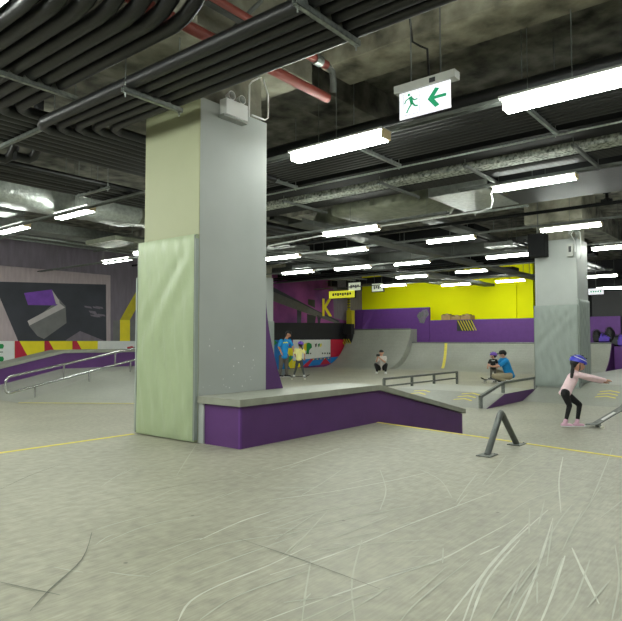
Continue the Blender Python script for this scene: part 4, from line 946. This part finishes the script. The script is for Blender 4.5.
def person(label, depth, J, spec, H_=1.7):
    """J: joint name -> (px, py, offset away from camera in m), measured at the given depth"""
    def P(j):
        x, y, o = j; d = ray(x, y); d = d / d.dot(FH); return CAM + d * (depth + o)
    j = {k: P(v) for k, v in J.items()}
    s = H_ / 1.7; base = j['footL'].lerp(j['footR'], .5); base.z = min(j['footL'].z, j['footR'].z)
    t = empty('person', base, label, 'person'); S_ = spec
    fwd = S_['face'].normalized(); up = (j['head'] - j['neck']).normalized(); hr = .105 * S_.get('hs', .92 if H_ < 1.4 else 1) * (s if s > .9 else .92)
    side = up.cross(fwd).normalized(); fwd2 = side.cross(up).normalized()
    body = []; L = lambda a, b_, ra, rb: body.append((j[a], j[b_], ra * s, rb * s))
    hd = j['head']
    body += [(hd + up * .01, hr, (.86, .86, 1.08)), (hd + fwd2 * hr * .38 - up * hr * .42, hr * .62, (1, 1, .95)), (j['neck'], hd - up * hr * .5, .05 * s, .045 * s),
             (hd + fwd2 * hr * .86 - up * .0, hd + fwd2 * hr * 1.08 - up * hr * .3, hr * .10, hr * .15)]
    for sg in (1, -1): body.append((hd + side * hr * .88 * sg + up * hr * .12, hd + side * hr * .92 * sg - up * hr * .22, hr * .10, hr * .08))
    sl_ = S_.get('slim', 1); body_r = 1
    tors = [(j['chest'], j['neck'], .115 * s, .06 * s), (j['pelvis'], j['chest'], .125 * s, .13 * s), (j['chest'], j['shL'], .10 * s, .06 * s), (j['chest'], j['shR'], .10 * s, .06 * s), (j['pelvis'] , j['hipL'], .12 * s, .10 * s), (j['pelvis'], j['hipR'], .12 * s, .10 * s)]
    tors = [(a, b_, ra * sl_, rb * sl_) for a, b_, ra, rb in tors]; body += tors
    for q in 'LR':
        L('sh' + q, 'el' + q, .052, .040); L('el' + q, 'wr' + q, .040, .027)
        L('hip' + q, 'kn' + q, .088, .058); L('kn' + q, 'an' + q, .055, .036)
        w_ = j['wr' + q]; hv = j['ha' + q] - w_; hv = hv.normalized() if hv.length > 1e-4 else fwd
        n_ = hv.cross(Vector((0, 0, 1))); n_ = n_.normalized() if n_.length > .1 else side
        body.append((w_, w_ + hv * .075 * s, .026 * s, .030 * s))
        for k in range(4):
            f0 = w_ + hv * .075 * s + n_ * (k - 1.5) * .021 * s; ln = (.062, .075, .070, .052)[k] * s
            f1 = f0 + hv * ln * .5; f2_ = f1 + (hv * .8 - Vector((0, 0, .6))) * ln * .5
            body += [(f0 - hv * .02, f1, .0105 * s, .0095 * s), (f1, f2_, .0095 * s, .008 * s)]
        t0 = w_ + hv * .03 * s - n_ * .03 * s; body += [(t0, t0 - n_ * .03 * s + hv * .03 * s, .012 * s, .010 * s), (t0 - n_ * .03 * s + hv * .03 * s, t0 - n_ * .032 * s + hv * .06 * s, .010 * s, .009 * s)]
        body.append((j['an' + q], j['foot' + q] + Vector((0, 0, .035 * s)), .036 * s, .03 * s))
    solid('body', body, S_.get('skin', 'skin'), t, .009 if H_ < 1.4 else .011, 3)
    # clothes
    sh = [(a, b_, ra + .014 * s, rb + .014 * s) for a, b_, ra, rb in tors[:4]] + [(j['pelvis'], j['pelvis'].lerp(j['chest'], .2), .15 * s * sl_, .145 * s * sl_), (j['pelvis'] + (j['pelvis'] - j['chest']).normalized() * .05 * s, .155 * s * sl_, (1.05, 1.05, .6))]
    sh[0] = (j['chest'], j['neck'].lerp(j['chest'], .25), .13 * s, .075 * s)
    for q in 'LR':
        if S_.get('sleeve', 'short') == 'long':
            sh += [(j['sh' + q], j['el' + q], .072 * s, .054 * s), (j['el' + q], j['wr' + q].lerp(j['el' + q], .08), .054 * s, .042 * s)]
        else: sh += [(j['sh' + q], j['sh' + q].lerp(j['el' + q], .75), .075 * s, .066 * s)]
    so = solid('shirt', sh, S_['shirt'], t, .011, 4)
    if 'print' in S_:
        bk = j['chest'].lerp(j['neck'], .3) ; cs = (CAM - bk).normalized(); cc = bk + cs * .15 * s
        rgt = RT; upv = Vector((0, 0, 1)); b = MB()
        for k in range(5): b.obox(cc + rgt * (k - 2) * .035 * s + upv * (.008 * (k % 2)), rgt * .013 * s, upv * .02 * s, cs * .006)
        b.build('print', S_['print'], t)
    pn = [(j['pelvis'], j['hipL'], .13 * s * sl_, .112 * s * sl_), (j['pelvis'], j['hipR'], .13 * s * sl_, .112 * s * sl_)]
    bag = S_.get('bag', 1.0)
    for q in 'LR': pn += [(j['hip' + q], j['kn' + q], .10 * s * (bag * .5 + .5), .066 * s * bag), (j['kn' + q], j['an' + q].lerp(j['kn' + q], .05), .063 * s * bag, .045 * s * bag)]
    solid('trousers', pn, S_['pants'], t, .011, 4)
    for q in 'LR':
        f = j['foot' + q]; td = S_.get('toe' + q, fwd); td = Vector((td.x, td.y, 0)).normalized(); ln = .125 * s
        z0 = Vector((0, 0, 1))
        h = f - td * .03 * s
        solid('shoe', [(h + z0 * .045 * s, f + td * ln + z0 * .032 * s, .045 * s, .033 * s), (h - td * .04 * s + z0 * .04 * s, h + z0 * .05 * s, .038 * s, .045 * s), (h + z0 * .05 * s, j['an' + q], .045 * s, .048 * s)], S_['shoe'], t, .010, 3)
        MB().obox(f + td * .05 * s + z0 * .008 * s, td * .14 * s, td.cross(z0) * .042 * s, z0 * .008 * s).build('sole', 'white', t)
    # face
    e = MB()
    for sg in (1, -1): e.ball(hd + fwd2 * hr * .80 + side * hr * .34 * sg + up * .012 * s, hr * .09, 8, 6)
    e.build('eyes', 'ink', t)
    for sg in (1, -1): 
        MB().bar(hd + fwd2 * hr * .84 + side * hr * .20 * sg + up * hr * .30, hd + fwd2 * hr * .76 + side * hr * .52 * sg + up * hr * .30, .008, .012).build('eyebrow', 'hair', t)
    MB().bar(hd + fwd2 * hr * .98 + side * hr * .2 - up * hr * .62, hd + fwd2 * hr * .98 - side * hr * .2 - up * hr * .62, .012, .01).build('mouth', 'red', t)
    # hair
    hp = [(hd + up * hr * .30 - fwd2 * hr * .22, hr * .95, (1.0, 1.0, .9)), (hd + up * hr * .55 + fwd2 * hr * .08, hr * .86, (1, 1, .74)), (hd - fwd2 * hr * .42, hr * .80, (1, 1, 1.0))]
    if 'tail' in S_:
        tp_ = [P(x) for x in S_['tail']]
        for a_, b_ in zip(tp_, tp_[1:]): hp.append((a_, b_, .045 * s, .035 * s))
    solid('hair', hp, S_.get('haircol', 'hair'), t, .010, 3)
    if 'helmet' in S_:
        R_ = Matrix((fwd2, side, up)).transposed(); b = MB(); n, m = 24, 9
        c = hd + up * hr * .25 - fwd2 * hr * .05; vs = []
        for lay in (1.0, .93):
            for i in range(m + 1):
                a = (math.pi * .53) * i / m
                for k in range(n):
                    th = 2 * math.pi * k / n
                    vs.append(c + R_ @ Vector((math.sin(a) * math.cos(th) * hr * 1.34 * lay, math.sin(a) * math.sin(th) * hr * 1.16 * lay, math.cos(a) * hr * 1.12 * lay)))
        o2 = (m + 1) * n; fs = []
        for base_ in (0, o2):
            fs += [(base_ + i * n + k, base_ + (i + 1) * n + k, base_ + (i + 1) * n + (k + 1) % n, base_ + i * n + (k + 1) % n) for i in range(m) for k in range(n)]
        fs += [(m * n + k, m * n + (k + 1) % n, o2 + m * n + (k + 1) % n, o2 + m * n + k) for k in range(n)]
        ho = MB().add(vs, fs).build('helmet', S_['helmet'], t, smooth=True)
        b = MB()
        for ang in (-.55, 0, .55):
            for k in range(4):
                a0 = .25 + .25 * k; th = ang * 1.2 + math.pi * (1 if k % 2 else 0)
                p = c + R_ @ Vector((math.sin(a0) * math.cos(th) * hr * 1.35, math.sin(a0) * math.sin(th) * hr * 1.17 + ang * hr * .4, math.cos(a0) * hr * 1.13))
                b.obox(p, R_ @ Vector((.022, 0, 0)), R_ @ Vector((0, .007, 0)), R_ @ Vector((0, 0, .004)))
        b.build('vents', 'ink', ho)
        if S_.get('stripe'):
            b = MB(); pv = []
            for k in range(9):
                th = -2.6 + k * .35; a0 = .95 + .06 * k
                for da in (-.06, .06):
                    a1 = a0 + da; pv.append(c + R_ @ Vector((math.sin(a1) * math.cos(th) * hr * 1.355, math.sin(a1) * math.sin(th) * hr * 1.175, math.cos(a1) * hr * 1.135)))
            b.add(pv, [(2 * k, 2 * k + 1, 2 * k + 3, 2 * k + 2) for k in range(8)]); b.build('stripe', 'white', ho)
        MB().tube([hd + side * hr * .9 + up * hr * .1, hd + side * hr * .72 - up * hr * .75 + fwd2 * hr * .3, hd - up * hr * 1.08 + fwd2 * hr * .42, hd - side * hr * .72 - up * hr * .75 + fwd2 * hr * .3, hd - side * hr * .9 + up * hr * .1], .008, 6).build('strap', 'ink', ho, smooth=True)
    if 'cap' in S_:
        b = MB(); b.ball(hd + up * hr * .35, hr * 1.02, 16, 10, sc=(1, 1, .8)); b.obox(hd + up * hr * .4 - fwd2 * hr * 1.1 * S_['cap'], fwd2 * hr * .45, side * hr * .6, up * .006); b.build('cap', 'black', t, smooth=True)
    return t, j
d1 = 1.4 * 600 / (426 - 339.5)
person('girl in a pink top, black leggings and blue helmet stretching her arms', d1 - .05, dict(
  head=(578, 363.5, 0), neck=(576, 370.5, 0), chest=(572.5, 378.5, 0), pelvis=(566, 391, 0), shL=(577, 374.5, .10), shR=(577, 374.5, -.10), elL=(590, 379, .10), wrL=(603, 382, .07), haL=(610, 383, .06),
  elR=(592, 377, -.12), wrR=(606, 380.3, -.06), haR=(614, 381.2, -.05), hipL=(566, 394, .07), hipR=(565, 394, -.07), knL=(579.5, 404.5, .08), anL=(577.5, 420, .08), knR=(569.5, 405.5, -.08), anR=(566, 420, -.08),
  footL=(577.5, 426.5, .08), footR=(565.5, 426.5, -.08)), dict(face=RT + Vector((0, 0, -.1)) - FH * .15, shirt='pink', pants='legging', shoe='shoepink', sleeve='long', helmet='helmetblue', stripe=True, slim=.86, hs=1.06,
  tail=[(573, 364, 0), (572.5, 370, -.05), (571.5, 377, -.1)], bag=.95, toeL=RT - FH * .1, toeR=RT - FH * .15), 1.2)
d2 = 1.4 * 600 / (377 - 339.5)
person('man in a bright blue T-shirt and grey trousers standing beside the girl on a skateboard', d2, dict(
  head=(288.4, 334.2, 0), neck=(286.6, 338.3, 0), chest=(285, 344.5, 0), pelvis=(283.6, 355.5, 0), shL=(289.5, 340.6, .12), shR=(281.3, 341, -.12), elL=(292.6, 346.5, .1), wrL=(294, 352, 0), haL=(295, 354, -.02),
  elR=(278.8, 347, -.12), wrR=(281, 352, -.16), haR=(282, 354, -.16), hipL=(286, 357, .04), hipR=(281.8, 357, -.04), knL=(286.5, 366, .06), anL=(286.8, 374.5, .08), knR=(280.8, 366.5, -.05), anR=(279.6, 374.5, -.08),
  footL=(286.8, 376.8, .08), footR=(279.6, 377, -.08)), dict(face=RT - FH * .35 + Vector((0, 0, -.35)), shirt='tblue', pants='greypant', shoe='black', print='byellow', bag=1.2, skin='skin2'), 1.74)
def skateboard(pos, d, label, pitch=0, ln=.78, roll=0, deckm='grip'):
    t = empty('skateboard', pos, label, 'skateboard'); d = Vector((d.x, d.y, 0)).normalized()
    d = (d * math.cos(pitch) + ZU * math.sin(pitch)); sd = ZU.cross(d).normalized(); u = d.cross(sd)
    zc_ = Vector(pos) + u * .105 if pitch == 0 else Vector(pos)
    vs = []; n = 16
    for i in range(n + 1):
        s_ = -1 + 2 * i / n; wd = .1 * math.sqrt(max(.02, 1 - max(0, abs(s_) - .75) ** 2 / .0665)); k = max(0, abs(s_) - .68) * .22
        for w in (-1, 0, 1):
            for h in (0, .011): vs.append(zc_ + d * s_ * ln / 2 + sd * wd * w + u * (k + h + (.006 if w else 0)))
    fs = []
    for i in range(n):
        a, c = i * 6, (i + 1) * 6
        fs += [(a, a + 2, c + 2, c), (a + 2, a + 4, c + 4, c + 2), (a + 1, c + 1, c + 3, a + 3), (a + 3, c + 3, c + 5, a + 5), (a, c, c + 1, a + 1), (a + 4, a + 5, c + 5, c + 4)]
    fs += [(0, 1, 3, 2), (2, 3, 5, 4), (n * 6, n * 6 + 2, n * 6 + 3, n * 6 + 1), (n * 6 + 2, n * 6 + 4, n * 6 + 5, n * 6 + 3)]
    m2 = MB().add(vs, fs).build('deck', deckm, t)
    if pitch: 
        for s0, s1 in ((-.35, .25),):
            q = [zc_ + d * s_ * ln / 2 + sd * w * .085 - u * .002 for s_, w in ((s0, -1), (s1, -1), (s1, 1), (s0, 1))]; MB().add(q + [p + u * .0155 for p in q], [(0, 1, 2, 3), (4, 5, 6, 7)]).build('graphic', 'white', m2)
    for s_ in (-.58, .58):
        c = zc_ + d * s_ * ln / 2 - u * .03; MB().obox(c, d * .02, sd * .06, u * .028).build('truck', 'galv', t)
        for w in (-1, 1):
            MB().tube([c + sd * (w * .095 - .016) - u * .032, c + sd * (w * .095 + .016) - u * .032], .027, 12).build('wheel', 'wheel', t, smooth=True)
    return t
p = W(587.5, 427.5, Z=0); pt = math.radians(30)
skateboard(p + Vector((RT.x * .36 * 1, RT.y * .36, .18)), RT, 'tilted skateboard with a white graphic at the right frame edge in front of the girl', pt, .8, deckm='galv_dull')
p = W(298.3, 380, Z=0); skateboard(p, RT + FH * .1, 'skateboard ridden by the girl in the pale yellow top')
d3 = p.dot(FH)
def up_(py): return py
person('girl in a pale yellow T-shirt balancing on a skateboard, seen from behind', d3, dict(
  head=(300.6, 344.6, 0), neck=(299.8, 348.3, 0), chest=(299.2, 352, 0), pelvis=(299, 358.3, 0), shL=(296.2, 349.6, 0), shR=(302.8, 349.6, 0), elL=(294.6, 354, .04), wrL=(296, 357, .08), haL=(297, 358, .1),
  elR=(304.6, 353.6, .02), wrR=(304.6, 357.5, -.05), haR=(304.4, 360, -.06), hipL=(297.8, 360, 0), hipR=(300.6, 360, 0), knL=(296.2, 367.5, 0), anL=(294, 375.2, 0), knR=(302.3, 367.5, 0), anR=(304.2, 375.2, 0),
  footL=(294, 376.8, 0), footR=(304.2, 376.8, 0)), dict(face=FH + RT * .3, shirt='tyellow', pants='darkgrey', shoe='white', helmet='helmetpurple', haircol='hair', tail=[(300.8, 346, -.05), (302.5, 349, -.08)], skin='skin2'), 1.22)
d4 = 1.4 * 600 / (373.8 - 339.5)
_, j4 = person('person in a white top and black trousers crouching with a camera', d4, dict(
  head=(381.4, 352.6, 0), neck=(381.4, 355.8, .02), chest=(381.6, 359.5, .05), pelvis=(381.4, 367.5, .2), shL=(385.3, 357.8, 0), shR=(378.6, 357.6, 0), elL=(385.0, 362, -.12), wrL=(380.6, 358.8, -.28), haL=(379, 357.3, -.3),
  elR=(376.6, 361.4, -.15), wrR=(377.4, 357.8, -.28), haR=(378, 356, -.3), hipL=(383.4, 368, .15), hipR=(379.2, 368, .15), knL=(386.2, 364.6, -.22), anL=(385.4, 371.8, -.1), knR=(375.6, 364.6, -.22), anR=(377.4, 371.8, -.1),
  footL=(385.8, 373.7, -.12), footR=(376.6, 373.7, -.12)), dict(face=-FH - RT * .25, shirt='whitecloth', pants='legging', shoe='white', sleeve='short'), 1.7)
cm = j4['haR'] + Vector((0, 0, .03)) - FH * .04
t = empty('camera_body', cm, 'small black camera held up by the crouching person in white', 'camera')
MB().obox(cm, RT * .07, FH * .02, ZU * .045).build('housing', 'black', t, bevel=.006)
MB().tube([cm - FH * .02, cm - FH * .07], .028, 12).build('lens', 'ink', t, smooth=True)
d5 = 1.4 * 600 / (382.8 - 339.5)
person('instructor in a blue T-shirt, cap and khaki trousers crouching beside a child', d5, dict(
  head=(502.6, 353.6, 0), neck=(503.8, 357, .02), chest=(505.4, 363.5, .02), pelvis=(509.4, 374.3, .06), shL=(501.5, 360, .12), shR=(506.6, 360.8, -.12), elL=(497, 365, .12), wrL=(491, 365, .06), haL=(489.6, 365, .05),
  elR=(498.5, 366.2, -.14), wrR=(492.5, 366.5, -.08), haR=(490.4, 366, -.06), hipL=(508, 376, .12), hipR=(509, 376.5, -.08), knL=(496, 371.2, .16), anL=(499.5, 381, .16), knR=(494.2, 376, -.12), anR=(504.5, 380.6, -.12),
  footL=(498, 382.6, .16), footR=(503, 382.6, -.12)), dict(face=-RT + FH * .3 + Vector((0, 0, -.3)), shirt='tblue', pants='khakipant', shoe='black', cap=-1, print='byellow', bag=1.25), 1.72)
p = W(490.5, 382.6, Z=0); p6 = CAM + (ray(490.5, 382.5) / ray(490.5, 382.5).dot(FH)) * (d5 + .0); p6.z = 0
skateboard(p6, RT + FH * .2, 'small skateboard under the child in the purple helmet', 0, .66)
person('small child in a purple helmet and black and white top standing on a skateboard', d5, dict(
  head=(493.4, 355.6, 0), neck=(493.4, 359, 0), chest=(493, 361.5, 0), pelvis=(493, 367.5, 0), shL=(496, 360.3, 0), shR=(490.4, 360.3, 0), elL=(497.4, 363.4, .02), wrL=(497, 366, -.04), haL=(497, 367, -.05),
  elR=(488.4, 363.6, 0), wrR=(487.6, 366.2, -.05), haR=(487.6, 367.2, -.06), hipL=(494.4, 368.4, 0), hipR=(491.8, 368.4, 0), knL=(495, 373, -.02), anL=(495.2, 377.6, 0), knR=(491.2, 373, -.02), anR=(490.8, 377.6, 0),
  footL=(495.2, 379.2, 0), footR=(490.6, 379.2, 0)), dict(face=FH * .6 - RT, shirt='legging', pants='greypant', shoe='black', helmet='helmetpurple', print='white'), 1.0)

# ------------------------------------------------------------------ bags on the deck at the right
def bag(px, py, X, w_, h_, m, label, kind='backpack', zb=None):
    q = W(px, py, X=X); t = empty(kind, (X, q.y, zb), label, 'bag' if kind != 'helmet' else 'helmet')
    b = MB(); b.ball((X, q.y, zb + h_ / 2), .5, 14, 10, sc=(.34, w_, h_)); rn = random.Random(int(px))
    b.v = [(x_ + rn.uniform(-.02, .02), y_ + rn.uniform(-.03, .03), max(zb + .002, z_ + rn.uniform(-.03, .03))) for x_, y_, z_ in b.v]
    o = b.build('body', m, t, smooth=True)
    if kind == 'backpack':
        MB().obox((X - .14, q.y, zb + h_ * .35), (.04, 0, 0), (0, w_ * .3, 0), (0, 0, h_ * .22)).build('pocket', m, t, bevel=.02)
        MB().tube(arc((X - .1, q.y, zb + h_ * .75), .16, .2, 2.9, 8, 'yz'), .014, 6).build('strap', 'ink', t, smooth=True)
    return t
for px, X, w_, h_, m, lab, kd, zb in ((597, 26.75, .34, .5, 'black', 'black rucksack, leftmost of the heap on the quarter pipe deck', 'backpack', 1.285), (602, 26.8, .3, .34, 'lilac', 'violet bag beside the black rucksack on the deck', 'backpack', 1.285),
    (607, 26.75, .34, .3, 'lilac', 'violet bag lying below the round black hat on the deck', 'backpack', 1.285), (610, 26.85, .34, .62, 'black', 'tall round black bag in the middle of the heap', 'backpack', 1.285),
    (616, 26.95, .4, .42, 'ink', 'dark bag on the purple box bench', 'backpack', 1.125), (621, 26.95, .36, .46, 'lilac', 'violet patterned bag at the right frame edge', 'backpack', 1.125)):
    bag(px, 340, X, w_, h_, m, lab, kd, zb)

# ------------------------------------------------------------------ render settings
w = bpy.data.worlds.new('world'); SC.world = w; w.use_nodes = True
w.node_tree.nodes['Background'].inputs[0].default_value = (.6, .65, .6, 1); w.node_tree.nodes['Background'].inputs[1].default_value = .05
vs_ = SC.view_settings; vs_.view_transform = 'Standard'; vs_.look = 'None'; vs_.exposure = .36; vs_.gamma = 1; vs_.use_curve_mapping = False
SC.cycles.use_denoising = True; SC.cycles.max_bounces = 6; SC.cycles.sample_clamp_indirect = 6
